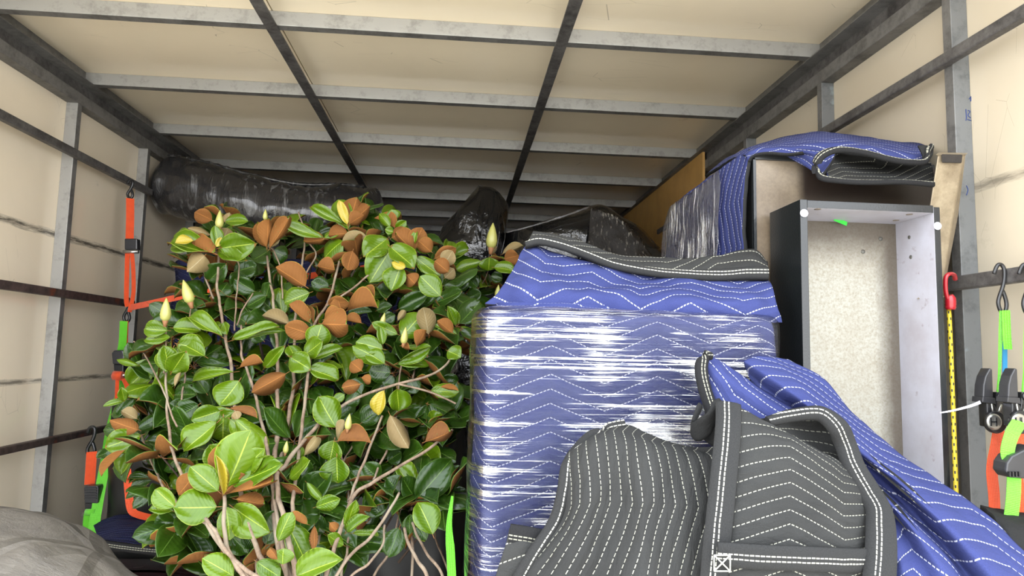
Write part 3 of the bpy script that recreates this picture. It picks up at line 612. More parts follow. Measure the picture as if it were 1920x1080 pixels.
# ------------------------------------------------------------ tall cabinet on the right with blanket and film
CX0, CX1, CY0, CY1, CZ = at(1414, 300, 1.34).x, 1.022, 1.34, 1.86, at(1600, 298, 1.34).z
r = empty('tall_cabinet', Vector(((CX0+CX1)/2, 1.6, 0)), 'tall cabinet with stained bare front board standing against the right wall', 'cabinet')
MB().box((CX0, CY0+.012, 0), (CX1, CY1, CZ)).build('carcass', 'matt_black', r, bevel=.002)
mb = MB(); n = len(mb.v); mb.box((CX0+.004, CY0, .0), (CX1-.002, CY0+.0115, CZ-.012))
for k in range(len(mb.f)):
    mb.uv[k] = [((mb.v[i].x-CX0)/(CX1-CX0), (CZ-mb.v[i].z)/1.0) for i in mb.f[k]]
mb.build('front_board', 'side_board', r)
MB().box((CX0, CY0-.004, CZ-.012), (CX0+.085, CY0+.05, CZ+.002)).build('top_lip', 'matt_black', r, bevel=.001)
MB().box((CX0-.003, CY0-.002, .2), (CX0+.003, CY0+.004, CZ-.012)).build('edge_strip', 'gloss_black', r)
side = empty('cabinet_blanket', Vector((CX0, 1.6, CZ)), 'blue blanket over the top and side of the tall cabinet, black edge curling', 'blanket')
xs = CX0
def W(x, y, z): return Vector((x, y, z))
# left side drop, seen obliquely
yb = 1.87
cloth('side_drop', [[W(xs-.012, 1.345, CZ+.012), W(xs-.022, 1.45, CZ+.006), W(xs-.03, 1.6, CZ-.004), W(xs-.03, 1.75, CZ-.01), W(xs-.01, yb, CZ-.03)],
     [W(xs-.024, 1.338, CZ-.10), W(xs-.03, 1.45, CZ-.10), W(xs-.04, 1.6, CZ-.10), W(xs-.045, 1.75, CZ-.10), W(xs-.02, yb+.01, CZ-.12)],
     [W(xs-.026, 1.337, CZ-.30), W(xs-.032, 1.45, CZ-.30), W(xs-.04, 1.6, CZ-.30), W(xs-.05, 1.75, CZ-.30), W(xs-.03, yb+.01, CZ-.30)],
     [W(xs-.02, 1.337, CZ-.75), W(xs-.028, 1.45, CZ-.75), W(xs-.04, 1.6, CZ-.75), W(xs-.05, 1.75, CZ-.75), W(xs-.03, yb+.01, CZ-.75)]],
     70, 50, ['blue', 'grey_plain'], side, .008, .004, 11, px=False, uvrot=PI/2, facing=(-1, -.3, 0))
cloth('stretch_film', [[W(xs-.040, 1.43, CZ-.012), W(xs-.048, 1.6, CZ-.022), W(xs-.052, 1.75, CZ-.03), W(xs-.024, yb+.02, CZ-.05)],
     [W(xs-.046, 1.43, CZ-.3), W(xs-.056, 1.6, CZ-.3), W(xs-.064, 1.75, CZ-.3), W(xs-.044, yb+.02, CZ-.3)],
     [W(xs-.044, 1.43, CZ-.75), W(xs-.056, 1.6, CZ-.75), W(xs-.064, 1.75, CZ-.75), W(xs-.044, yb+.02, CZ-.75)]],
     40, 60, ['film_v', 'film_v'], side, .001, .004, 14, px=False, facing=(-1, -.3, 0))
# over the top: puffed cloth seen from below its front edge
cloth('top_cover', [
    [(1322, 330, 1.75), (1362, 300, 1.75), (1430, 268, 1.75), (1490, 252, 1.78), (1545, 249, 1.74), (1620, 258, 1.64), (1690, 266, 1.52), (1745, 274, 1.42)],
    [(1366, 300, 1.50), (1390, 284, 1.50), (1432, 270, 1.50), (1488, 257, 1.50), (1545, 250, 1.50), (1620, 258, 1.47), (1690, 267, 1.43), (1748, 275, 1.38)],
    [(1396, 292, 1.36), (1405, 284, 1.355), (1425, 278, 1.35), (1475, 272, 1.33), (1545, 264, 1.31), (1620, 270, 1.29), (1690, 278, 1.27), (1740, 284, 1.25)],
    [(1404, 302, 1.34), (1410, 294, 1.335), (1428, 288, 1.325), (1476, 286, 1.30), (1545, 282, 1.27), (1620, 288, 1.25), (1690, 296, 1.235), (1736, 299, 1.225)]],
    36, 100, ['blue', 'grey_plain'], side, .008, .004, 12, uvoff=(.05, .0))
cloth('front_flap', [
    [(1440, 284, 1.33), (1475, 282, 1.31), (1510, 278, 1.28), (1550, 280, 1.25)],
    [(1468, 290, 1.322), (1500, 292, 1.30), (1532, 296, 1.265), (1565, 290, 1.24)],
    [(1485, 300, 1.318), (1508, 312, 1.295), (1528, 325, 1.26), (1538, 330, 1.235)]], 24, 30, ['blue', 'grey_plain'], side, .006, .002, 12, uvoff=(.0, .01))
cloth('hollow_underside', [
    [(1556, 288, 1.29), (1580, 282, 1.31), (1620, 286, 1.31), (1670, 300, 1.30), (1745, 305, 1.27)],
    [(1550, 306, 1.27), (1590, 306, 1.30), (1630, 308, 1.31), (1680, 314, 1.30), (1748, 314, 1.27)],
    [(1552, 326, 1.235), (1585, 330, 1.245), (1630, 334, 1.25), (1690, 336, 1.25), (1752, 334, 1.245)],
    [(1556, 332, 1.215), (1585, 338, 1.21), (1630, 341, 1.21), (1690, 342, 1.21), (1752, 342, 1.215)]],
    30, 70, ['grey', 'blue'], side, .004, .002, 12, uvrot=.5)
band('binding', [(1530, 325, 1.225), (1530, 305, 1.22), (1545, 288, 1.215), (1575, 280, 1.21), (1620, 285, 1.205), (1665, 297, 1.20), (1700, 303, 1.20), (1735, 302, 1.205), (1742, 284, 1.21), (1748, 274, 1.22)], [.020, .019, .017, .013, .012, .012, .012, .012, .015, .012], (.15, 0, 1), 'bind_dark', side, .006, 100)
band('binding', [(1530, 318, 1.222), (1540, 332, 1.212), (1570, 338, 1.205), (1620, 342, 1.20), (1690, 341, 1.20), (1752, 345, 1.205)], [.010, .013, .011, .010, .010, .012], (.1, 0, 1), 'bind_dark', side, .005, 80)
cloth('corner_patch', [[(1722, 272, 1.218), (1735, 272, 1.216), (1751, 275, 1.22)], [(1730, 290, 1.212), (1740, 288, 1.21), (1750, 288, 1.214)], [(1730, 300, 1.21), (1738, 300, 1.208), (1745, 298, 1.212)]], 12, 12, ['grey_plain', 'grey_plain'], side, .004, .001, 12)

# ------------------------------------------------------------ black drawer box on end
f0 = at(1500, 374, 1.20); f1 = at(1762, 386, 1.20)
FX0, FX1, FZ1, FY0, FY1 = f0.x, f1.x, (f0.z+f1.z)/2+.001, 1.20, 1.325
FZ0 = .45; T = .0085
r = empty('drawer_box', Vector(((FX0+FX1)/2, 1.26, FZ0)), 'black lacquered open drawer box on end with pale inside, in front of tall cabinet', 'drawer')
MB().box((FX0, FY0, FZ0), (FX0+.0145, FY1, FZ1), mis=[0, 0, 0, 0, 1, 0]).build('side_panel', ['gloss_black', 'primer'], r, bevel=.001)
MB().box((FX1-.013, FY0, FZ0), (FX1, FY1, FZ1-.004), mis=[0, 0, 0, 0, 0, 1]).build('side_panel', ['gloss_black', 'primer'], r, bevel=.001)
MB().box((FX0+.0145, FY0, FZ1-.016), (FX1-.013, FY1, FZ1-.001), mis=[1, 0, 0, 0, 0, 0]).build('end_panel', ['gloss_black', 'primer'], r, bevel=.001)
MB().box((FX0+.0145, FY0, FZ0), (FX1-.013, FY1, FZ0+.015)).build('end_panel', 'gloss_black', r, bevel=.001)
mb = MB().box((FX0+.0145, FY1-.012, FZ0+.015), (FX1-.013, FY1, FZ1-.016))
for k in range(len(mb.f)): mb.uv[k] = [((mb.v[i].x-FX0-.0145)/(FX1-FX0-.028), (FZ1-.016-mb.v[i].z)/.45) for i in mb.f[k]]
mb.build('bottom_board', 'board', r)
for x, y in ((1507, 400), (1757, 424)):
    p = at(x, y, FY0); o = MB().lathe([(.0075, 0), (.0078, -.002), (.006, -.0042), (.0025, -.005)], p, (0, 1, 0), 20).build('glide', 'white_plastic', r)
for x, y, Y in ((1651, 448, FY1-.012), (1618, 352+120, FY1-.012)):
    p = at(x, y, Y); MB().lathe([(.0042, 0), (.0042, -.001), (.002, -.0014)], p, (0, 1, 0), 14).build('screw', 'screw', r)
for x, y in ((1708, 482), (1705, 445)):
    p = atX(x, y, FX1-.013); MB().lathe([(.0038, 0), (.0038, .001), (.002, .0014)], p, (-1, 0, 0), 14).build('screw', 'screw', r)
for x, y in ((1533, 392), (1705, 402), (1680, 413)):
    d = ray(x, y); p = CAM+d*((FZ1-.016-CAM.z)/d.z); MB().lathe([(.006, 0), (.006, .0008), (.003, .001)], p, (0, 0, -1), 14).build('screw', 'side_board', r)
t_ = empty('tape_scrap', at(1576, 415, FY1-.014), 'scrap of bright green tape stuck inside the drawer box', 'tape')
MB().ribbon(smooth([at(1564, 410, FY1-.034), at(1574, 414, FY1-.030), at(1588, 420, FY1-.026)], 8), .0085, (.1, 0, 1), .0006).build('tape', 'green_tape', t_)

# ------------------------------------------------------------ metal leg leaning by the wall
r = empty('metal_leg', at(1745, 560, 1.27), 'worn square metal furniture leg leaning between cabinet and right wall', 'furniture leg')
def hull(name, A, B, mat, par):    # A, B loops of 4
    mb = MB(); mb.v = [Vector(p) for p in A+B]
    for k in range(4): j = (k+1) % 4; mb.face([k, j, 4+j, 4+k], 0)
    mb.face([3, 2, 1, 0], 0); mb.face([4, 5, 6, 7], 0); return mb.build(name, mat, par, bevel=.002)
A = [at(1758, 290, 1.20), at(1808, 290, 1.20), at(1811, 287, 1.24), at(1763, 286, 1.24)]
Bm = [at(1741, 400, 1.235), at(1787, 408, 1.235), at(1797, 402, 1.275), at(1746, 396, 1.275)]
Cb = [at(1722, 560, 1.25), at(1764, 560, 1.25), at(1768, 556, 1.29), at(1727, 556, 1.29)]
mb = MB(); mb.v = A+Bm+Cb
for s0 in (0, 4):
    for k in range(4): j = (k+1) % 4; mb.face([s0+j, s0+k, s0+4+k, s0+4+j], 0)
mb.face([3, 2, 1, 0], 0); mb.face([8, 9, 10, 11], 0); mb.build('square_tube', 'leg_metal', r, bevel=.003)
hull('open_end', [at(1766, 305, 1.197), at(1803, 306, 1.197), at(1803, 306, 1.203), at(1766, 305, 1.203)], [at(1765, 289, 1.197), at(1805, 290, 1.197), at(1804, 290, 1.206), at(1765, 289, 1.206)], 'open_end_dark', r)  # dark plate painted in for the hollow at the tube's open end

# ------------------------------------------------------------ hooks, bungee and ratchet straps on the right
def s_hook(p, h, wx, rad, parent, lean=0.0, name='hook', big=1.0):
    """S hook hung over a rail at p (top), height h; drawn in the x-z plane"""
    pts = [(-.55, -.42, .3), (-.62, -.2, .3), (-.35, -.03, 0), (.05, 0, -.0), (.32, -.1, -.1), (.28, -.3, -.12), (.05, -.5, -.1), (-.25, -.66, -.06), (-.42, -.82, 0), (-.2, -.99, 0), (.25, -1.0, .02), (.45, -.84, .03), (.25, -.64, .03), (.02, -.52, .1)]
    pts = pts[1:]
    P = smooth([p+Vector((a*wx+lean*b, c_*wx*.5, b*h)) for a, b, c_ in pts], 60)
    return MB().tube(P, rad, 10).build(name, 'black_metal', parent)
def right_strap(x, dY, idx):
    p = at(x, 498, 1.17+dY); Y = 1.17+dY
    r = empty('ratchet_strap', p, ['orange and lime ratchet strap on black hook, nearer the bungee cord', 'lime and orange ratchet strap at the right photo edge with dangling black buckle'][idx], 'ratchet strap', 'ratchet straps hung on the right rail')
    s_hook(p+Vector((0, .0, .002)), .088, .019, .0035, r)
    MB().ribbon(smooth([at(x+3, 584, Y), at(x, 640, Y-.002), at(x-2, 700, Y), at(x-5, 735, Y)], 16), [.018+(.008-.018)*min(1, k/9) for k in range(16)], (1, .5, 0)).build('webbing', 'green', r)
    MB().ribbon(smooth([at(x+10, 582, Y-.01), at(x+12, 630, Y-.012), at(x+14, 655, Y-.01)], 10), .013, (.6, -1, 0)).build('webbing_tail', 'green', r)
    MB().ribbon([at(x+8, 640, Y+.006), at(x+8, 720, Y+.006)], .009, (1, 0, 0)).build('label_tab', 'blue_web', r)
    # ratchet: side plates, handle, dial
    Yr = Y-.02
    MB().prism([at(x-33, 745, Yr), at(x-13, 746, Yr), at(x-15, 692, Yr), at(x-20, 690, Yr), at(x-28, 705, Yr), at(x-32, 722, Yr)], (0, .022, 0)).build('handle', 'black_plastic', r, bevel=.002)
    MB().prism([at(x-33, 744, Yr-.001), at(x-10, 746, Yr-.001), at(x-8, 758, Yr-.001), at(x-34, 754, Yr-.001)], (0, .026, 0)).build('handle_collar', 'black_plastic', r, bevel=.001)
    MB().prism([at(x-26, 756, Yr), at(x-11, 758, Yr), at(x+6, 795, Yr), at(x-2, 806, Yr), at(x-24, 800, Yr)], (0, .02, 0)).build('side_plate', 'black_metal', r, bevel=.0015)
    MB().prism([at(x-7, 735, Yr+.002), at(x+8, 736, Yr+.002), at(x+12, 752, Yr+.002), at(x+6, 800, Yr+.002), at(x-12, 798, Yr+.002), at(x-8, 755, Yr+.002)], (0, .016, 0)).build('side_plate', 'black_metal', r, bevel=.0015)
    MB().lathe([(.007, 0), (.007, -.003), (.003, -.004)], at(x, 743, Yr+.001), (0, 1, 0), 16).build('pivot', 'black_plastic', r)
    MB().lathe([(.020, 0), (.020, -.006), (.0185, -.008)], at(x-13, 791, Yr), (0, 1, 0), 28).build('ratchet_wheel', 'black_metal', r)
    MB().lathe([(.0145, 0), (.0145, -.002), (.0115, -.0035)], at(x-13, 791, Yr-.008), (0, 1, 0), 28).build('spindle', 'chrome', r)
    for a in (-5, 5): MB().box(tuple(at(x-13+a, 791, Yr-.0125)-Vector((.0011, .001, .0075))), tuple(at(x-13+a, 791, Yr-.0125)+Vector((.0011, .002, .0075)))).build('spindle_bar', 'black_metal', r)
    MB().box(tuple(at(x-13, 791, Yr-.0125)-Vector((.006, .001, .0012))), tuple(at(x-13, 791, Yr-.0125)+Vector((.006, .002, .0012)))).build('spindle_bar', 'black_metal', r)
    MB().tube([at(x-17, 757, Yr-.003), at(x-14, 775, Yr-.003)], .0016, 6).build('pin', 'chrome', r)
    MB().tube([at(x+1, 758, Yr-.003), at(x-4, 775, Yr-.003)], .0022, 6).build('spring', 'chrome', r)
    MB().ribbon(smooth([at(x-2, 802, Y), at(x-8, 835, Y-.008), at(x-16, 880, Y-.012), at(x-12, 930, Y-.012), at(x-10, 990, Y-.01)], 20), .0265, (1, .25, 0)).build('webbing', 'orange', r)
    return r
r1 = right_strap(1876, 0, 0); r2 = right_strap(1923, -.045, 1)
MB().ribbon(smooth([at(1912, 790, 1.09), at(1897, 815, 1.08), at(1889, 850, 1.08), at(1900, 880, 1.08), at(1900, 930, 1.08), at(1893, 990, 1.08)], 24), .021, (1, -.3, 0)).build('webbing', 'green', r2)
bk = MB().prism([at(1888, 868, 1.07), at(1897, 855, 1.07), at(1935, 835, 1.07), at(1960, 845, 1.07), at(1950, 900, 1.07), at(1895, 896, 1.07), at(1886, 884, 1.07)], (0, .03, 0)).build('buckle', 'black_plastic', r2, bevel=.003)
for k in range(4): MB().box(tuple(at(1893+6*k, 889, 1.068)-Vector((.0018, .002, .004))), tuple(at(1893+6*k, 889, 1.068)+Vector((.0008, .002, .004)))).build('grip_rib', 'black_metal', bk)
r = empty('bungee_cord', at(1780, 518, 1.23), 'yellow bungee cord with red hook hanging on the right rail beside the drawer box', 'bungee cord')
MB().tube(smooth([at(1779, 580, 1.225), at(1782, 640, 1.22), at(1786, 740, 1.21), at(1789, 820, 1.2), at(1792, 905, 1.19), at(1794, 960, 1.19)], 40), .0042, 10).build('cord', 'bungee', r)
MB().tube(smooth([at(1791, 524, 1.24), at(1788, 515, 1.225), at(1779, 514, 1.21), at(1773, 522, 1.21), at(1773, 545, 1.215), at(1777, 562, 1.22)], 26), .0045, 10, squash=.8).build('hook', 'red_plastic', r)
MB().tube(smooth([at(1779, 554, 1.22), at(1782, 562, 1.22), at(1782, 580, 1.222)], 8), [.007, .0078, .0085, .0095, .0095, .0095, .009, .009], 12).build('ferrule', 'red_plastic', r)
for k in range(3): MB().lathe([(.0098, -.0008), (.0104, 0), (.0098, .0008)], at(1782, 566+5*k, 1.222), (0, 0, 1), 14).build('ferrule_ring', 'red_plastic', r)
tag(MB().ribbon(smooth([at(1763, 774, 1.15), at(1790, 769, 1.15), at(1820, 761, 1.15), at(1838, 754, 1.15)], 14), [.002+.0035*k/13 for k in range(14)], (0, 0, 1), .0012).build('cable_tie', 'white_plastic'), 'white plastic cable tie sticking out of the left ratchet at far right', 'cable tie')
# dark padded bag under the straps at the lower right
r = empty('black_pad', at(1890, 980, 1.08), 'black padded fabric piece tucked beneath the hanging ratchet straps', 'pad')
cloth('pad_cover', [[(1838, 948, 1.12), (1870, 952, 1.12), (1930, 962, 1.12), (2000, 970, 1.12)], [(1858, 962, 1.06), (1880, 970, 1.05), (1930, 980, 1.05), (2000, 990, 1.05)], [(1878, 1000, 1.02), (1900, 1005, 1.01), (1940, 1015, 1.01), (2000, 1020, 1.01)], [(1900, 1100, 1.01), (1920, 1100, 1.0), (1950, 1100, 1.0), (2000, 1100, 1.0)]], 30, 40, ['grey_plain', 'grey_plain'], r, .008, .004, 20, drop=.02)

# ------------------------------------------------------------ ratchet straps on the left wall
def hang(pts, w, mat, par, name='webbing', wdir=(1, .9, 0), n=24): return MB().ribbon(smooth([at(*p) for p in pts], n), w, wdir).build(name, mat, par)
r = empty('ratchet_strap', at(245, 345, 2.62), 'orange ratchet strap hooked on the top left rail, running down then across the load', 'ratchet strap')
s_hook(at(246, 338, 2.63), .068, .022, .005, r)
hang([(244, 372, 2.62), (244, 410, 2.62), (243, 448, 2.62)], .028, 'orange', r)
MB().prism([at(233, 447, 2.60), at(257, 447, 2.60), at(257, 468, 2.60), at(233, 468, 2.60)], (0, .03, 0)).build('buckle', 'black_plastic', r, bevel=.004)
MB().tube([at(231, 472, 2.605), at(260, 472, 2.605)], .007, 10).build('buckle_bar', 'chrome', r)
hang([(239, 470, 2.61), (238, 510, 2.60), (237, 560, 2.60), (239, 575, 2.60)], .016, 'orange', r)
hang([(247, 470, 2.61), (250, 510, 2.59), (250, 550, 2.59), (243, 585, 2.58)], .014, 'orange', r)
hang([(243, 577, 2.58), (290, 567, 2.5), (340, 556, 2.43), (385, 548, 2.4), (480, 530, 2.38), (560, 520, 2.38), (640, 510, 2.4), (700, 500, 2.45)], .024, 'orange', r, 'cross_webbing', (0, .3, 1), 40)
r = empty('ratchet_strap', at(235, 575, 2.58), 'lime green strap with black ratchet and orange spool on the middle left rail', 'ratchet strap')
s_hook(at(240, 560, 2.62), .085, .024, .0055, r)
hang([(232, 602, 2.58), (230, 640, 2.57), (226, 662, 2.57)], .026, 'green', r)
hang([(238, 602, 2.59), (237, 640, 2.59), (235, 655, 2.59)], .010, 'orange', r)
hang([(235, 655, 2.588), (235, 668, 2.588)], .009, 'blue_web', r, 'label_tab')
MB().prism([at(209, 662, 2.54), at(213, 657, 2.54), at(230, 656, 2.54), at(233, 665, 2.54), at(232, 684, 2.54), at(211, 683, 2.54)], (0, .05, 0)).build('handle', 'black_plastic', r, bevel=.004)
MB().prism([at(213, 683, 2.55), at(231, 684, 2.55), at(231, 706, 2.55), at(214, 704, 2.55)], (0, .04, 0)).build('side_plate', 'black_metal', r, bevel=.002)
MB().tube([at(213, 704, 2.545), at(230, 705, 2.545)], .0165, 18).build('spool', 'orange', r)
MB().tube([at(209, 705, 2.55), at(240, 703, 2.55)], .006, 10).build('axle', 'chrome', r)
hang([(220, 712, 2.54), (219, 740, 2.53), (218, 775, 2.53), (216, 800, 2.52)], .012, 'orange', r)
hang([(232, 710, 2.54), (238, 722, 2.53), (240, 730, 2.53)], .018, 'orange', r)
hang([(236, 700, 2.62), (226, 735, 2.58), (209, 800, 2.44), (197, 870, 2.34), (184, 940, 2.28), (176, 1000, 2.25), (178, 1080, 2.3)], .030, 'green', r, 'long_webbing', (1, .5, 0), 40)
r = empty('ratchet_strap', at(173, 810, 2.3), 'short orange strap with cam buckle and lime tail on the lowest left rail', 'ratchet strap')
s_hook(at(174, 801, 2.32), .09, .026, .0055, r)
hang([(172, 847, 2.30), (170, 880, 2.30), (168, 908, 2.30)], .030, 'orange', r)
MB().prism([at(157, 915, 2.27), at(160, 911, 2.27), at(183, 911, 2.27), at(184, 916, 2.27), at(183, 944, 2.27), at(158, 944, 2.27)], (0, .035, 0)).build('buckle', 'black_plastic', r, bevel=.003)
for k in range(5): MB().box(tuple(at(170, 915+5*k, 2.267)-Vector((.018, .002, .0018))), tuple(at(170, 915+5*k, 2.267)+Vector((.018, .002, .0014)))).build('grip_rib', 'black_plastic', r)
MB().prism([at(158, 944, 2.275), at(182, 944, 2.275), at(180, 966, 2.275), at(160, 966, 2.275)], (0, .025, 0)).build('side_plate', 'black_metal', r, bevel=.002)
MB().tube([at(155, 964, 2.28), at(184, 964, 2.28)], .008, 12).build('axle', 'chrome', r)
MB().tube([at(161, 960, 2.268), at(179, 960, 2.268)], .010, 12).build('spool', 'green', r)
hang([(166, 962, 2.27), (164, 985, 2.27), (162, 1030, 2.27)], .026, 'green', r); hang([(175, 962, 2.28), (174, 985, 2.28), (172, 1030, 2.28)], .020, 'green', r)
tag(hang([(238, 880, 2.2), (241, 920, 2.19), (246, 955, 2.17), (262, 966, 2.16), (300, 974, 2.16), (340, 980, 2.18)], .022, 'orange', None, 'lashing_strap', (1, .6, .4), 30), 'orange strap bent round the black load above the folded blue blanket', 'strap')

# ------------------------------------------------------------ grey canvas tarp, lower left
r = empty('canvas_tarp', Vector((-.75, 1.2, 0)), 'crumpled grey canvas tarp over a hump at the bottom left corner', 'tarp')
cloth('tarp_sheet', [
    [(-160, 935, 1.55), (-60, 940, 1.5), (20, 950, 1.46), (80, 962, 1.42), (135, 985, 1.40), (185, 1012, 1.38), (225, 1050, 1.36), (262, 1084, 1.34)],
    [(-170, 945, 1.34), (-70, 950, 1.32), (15, 962, 1.30), (75, 976, 1.29), (130, 1000, 1.28), (180, 1030, 1.27), (220, 1065, 1.26), (255, 1100, 1.26)],
    [(-180, 1000, 1.2), (-80, 1005, 1.19), (0, 1015, 1.18), (65, 1030, 1.17), (120, 1050, 1.17), (170, 1075, 1.17), (210, 1110, 1.17), (245, 1140, 1.17)],
    [(-190, 1100, 1.12), (-90, 1105, 1.11), (-5, 1110, 1.10), (60, 1120, 1.10), (115, 1140, 1.10), (165, 1160, 1.11), (205, 1180, 1.12), (240, 1200, 1.13)]],
    90, 140, ['canvas', 'canvas'], r, .003, .011, 7, drop=.01, seed=4)

# ------------------------------------------------------------ foreground blanket heap
r = empty('moving_blanket', Vector((.45, 1.0, 0)), 'thrown down moving blanket in the foreground, charcoal side out with white stitching', 'blanket')
# left hump, charcoal side
cloth('charcoal_hump', [
    [(1078, 838, 1.036), (1125, 806, 1.036), (1172, 796, 1.036), (1215, 810, 1.036), (1262, 826, 1.036), (1305, 834, 1.036), (1372, 836, 1.018)],
    [(1062, 862, 0.9898), (1112, 832, 0.9759), (1165, 825, 0.9851), (1215, 838, 0.9713), (1262, 850, 0.9759), (1308, 860, 0.9759), (1368, 862, 0.9713)],
    [(1055, 920, 0.9713), (1105, 905, 0.9435), (1160, 900, 0.9574), (1212, 905, 0.9343), (1260, 910, 0.9481), (1305, 915, 0.9528), (1360, 920, 0.9528)],
    [(1040, 975, 0.962), (1092, 970, 0.9296), (1150, 968, 0.9435), (1205, 968, 0.9158), (1255, 970, 0.9296), (1302, 975, 0.9343), (1355, 985, 0.9343)],
    [(1000, 1035, 0.9528), (1070, 1035, 0.9204), (1140, 1035, 0.9296), (1200, 1035, 0.9019), (1252, 1035, 0.9111), (1300, 1038, 0.9158), (1350, 1045, 0.9158)],
    [(960, 1110, 0.9528), (1045, 1110, 0.9158), (1125, 1110, 0.9204), (1195, 1110, 0.888), (1248, 1110, 0.8972), (1298, 1110, 0.9019), (1345, 1110, 0.9065)]],
    110, 110, ['grey', 'blue'], r, .010, .005, 12, uvrot=PI/2, uvoff=(.03, .01), drop=.02, seed=2, uvs=(1.4, .85))
band('binding', [(1172, 797, 1.031), (1125, 809, 1.029), (1080, 840, 1.022), (1063, 870, 0.9824), (1056, 920, 0.9666), (1041, 975, 0.9574), (1003, 1035, 0.9481), (962, 1105, 0.9481)], .018, (1, 0, .4), 'bind', r, .006, 80)
# flap with vertical double seam and chevron rows
cloth('charcoal_flap', [
    [(1357, 752, 0.9666), (1390, 764, 0.962), (1440, 790, 0.962), (1500, 824, 0.9666), (1560, 858, 0.9759), (1595, 880, 0.9805), (1625, 900, 0.9898)],
    [(1352, 800, 0.9435), (1388, 805, 0.9361), (1440, 818, 0.9343), (1500, 840, 0.9389), (1560, 870, 0.9528), (1600, 895, 0.9666), (1632, 915, 0.9805)],
    [(1345, 870, 0.925), (1382, 872, 0.9158), (1440, 875, 0.9111), (1500, 885, 0.9158), (1560, 905, 0.9296), (1605, 925, 0.9481), (1645, 945, 0.9666)],
    [(1338, 950, 0.9111), (1376, 952, 0.8972), (1438, 952, 0.8899), (1500, 958, 0.8926), (1560, 970, 0.9065), (1610, 985, 0.925), (1655, 995, 0.9435)],
    [(1330, 1030, 0.9019), (1370, 1032, 0.8834), (1435, 1032, 0.8741), (1500, 1035, 0.876), (1560, 1040, 0.888), (1612, 1045, 0.9065), (1660, 1050, 0.925)],
    [(1325, 1110, 0.8972), (1366, 1110, 0.8741), (1432, 1110, 0.863), (1500, 1110, 0.8649), (1560, 1110, 0.8788), (1612, 1110, 0.8972), (1662, 1110, 0.9158)]],
    100, 120, ['grey', 'grey_plain'], r, .008, .003, 13, uvoff=(.085, -.012), drop=.02, seed=6, uvs=(1.0, 1.35))
band('seam_band', [(1366, 755, 0.9592), (1366, 800, 0.9324), (1360, 870, 0.9121), (1352, 950, 0.8945), (1346, 1010, 0.8852), (1342, 1060, 0.8797), (1338, 1110, 0.8741)], .036, (1, -.15, 0), 'bind', r, .004, 80)
band('hem', [(1345, 1040, 0.8677), (1435, 1046, 0.8603), (1500, 1048, 0.8603), (1560, 1050, 0.8723), (1612, 1052, 0.8926), (1660, 1052, 0.9158)], .032, (0, 0, 1), 'bind', r, .004, 60)
# cross-stitched square where seam and hem meet
def cross(c0, s, Y):
    x, y = c0; mbx = MB()
    for a, b in (((-s, -s), (s, -s)), ((s, -s), (s, s)), ((s, s), (-s, s)), ((-s, s), (-s, -s)), ((-s, -s), (s, s)), ((s, -s), (-s, s))):
        mbx.tube([at(x+a[0], y+a[1], Y), at(x+b[0], y+b[1], Y)], .0008, 5)
    return mbx
cr_ = cross((1354, 1056), 15, .928*.925); MAT['thread'] = m_plain('white_thread', rgb(228, 226, 214), .7); cr_.build('cross_stitch', 'thread', r)
# curled loop at the flap's upper left
band('loop_edge', [(1357, 756, 0.9713), (1345, 765, 0.9759), (1333, 785, 0.9805), (1318, 803, 0.9898), (1303, 812, 1.004), (1299, 800, 1.018), (1306, 778, 1.027), (1314, 760, 1.031)], [.020, .026, .030, .030, .026, .022, .022, .020], (0, -.6, 1), 'grey_plain', r, .006, 60)
cloth('loop_inside', [[(1350, 768, 0.9944), (1330, 790, 1.008), (1310, 806, 1.018), (1300, 790, 1.036)], [(1354, 790, 0.9805), (1342, 808, 0.9944), (1330, 820, 1.008), (1318, 822, 1.018)], [(1358, 836, 0.9713), (1352, 838, 0.9805), (1345, 838, 0.9944), (1335, 836, 1.008)]], 16, 20, ['grey_plain', 'grey_plain'], r, .004, .001, 12)
# hollow behind the flap
cloth('hollow_lining', [
    [(1425, 785, 0.9944), (1470, 780, 1.013), (1515, 778, 1.018), (1545, 774, 1.008), (1562, 785, 0.9944)],
    [(1440, 800, 0.999), (1480, 798, 1.031), (1520, 800, 1.036), (1550, 800, 1.027), (1575, 812, 0.9944)],
    [(1480, 830, 0.9944), (1510, 828, 1.027), (1540, 830, 1.031), (1565, 835, 1.018), (1590, 845, 0.9898)],
    [(1540, 870, 0.9851), (1560, 868, 1.008), (1575, 868, 1.008), (1590, 875, 0.999), (1605, 885, 0.9805)],
    [(1600, 930, 0.9713), (1610, 928, 0.9805), (1622, 928, 0.9805), (1632, 930, 0.9713), (1642, 935, 0.962)]],
    40, 40, ['grey', 'blue'], r, .006, .002, 12, uvrot=.3)
# rim of the back layer rolling over
rim = [(1440, 792, 0.9759), (1480, 781, 0.9898), (1520, 775, 0.9898), (1545, 778, 0.9851), (1572, 800, 0.9759), (1588, 835, 0.9805), (1603, 875, 0.9666), (1630, 920, 0.9528), (1650, 955, 0.9343), (1655, 1000, 0.9111), (1655, 1050, 0.8926), (1650, 1110, 0.8788)]
band('rim_binding', rim, [.016, .020, .022, .026, .032, .034, .034, .036, .038, .042, .044, .046], [(0, 0, 1), (0, 0, 1), (.3, 0, 1), (.8, 0, .8), (1, 0, .3), (1, 0, .2), (1, 0, .3), (1, 0, .3), (1, 0, .1), (1, 0, 0), (1, 0, 0), (1, 0, 0)], 'bind', r, .008, 120)
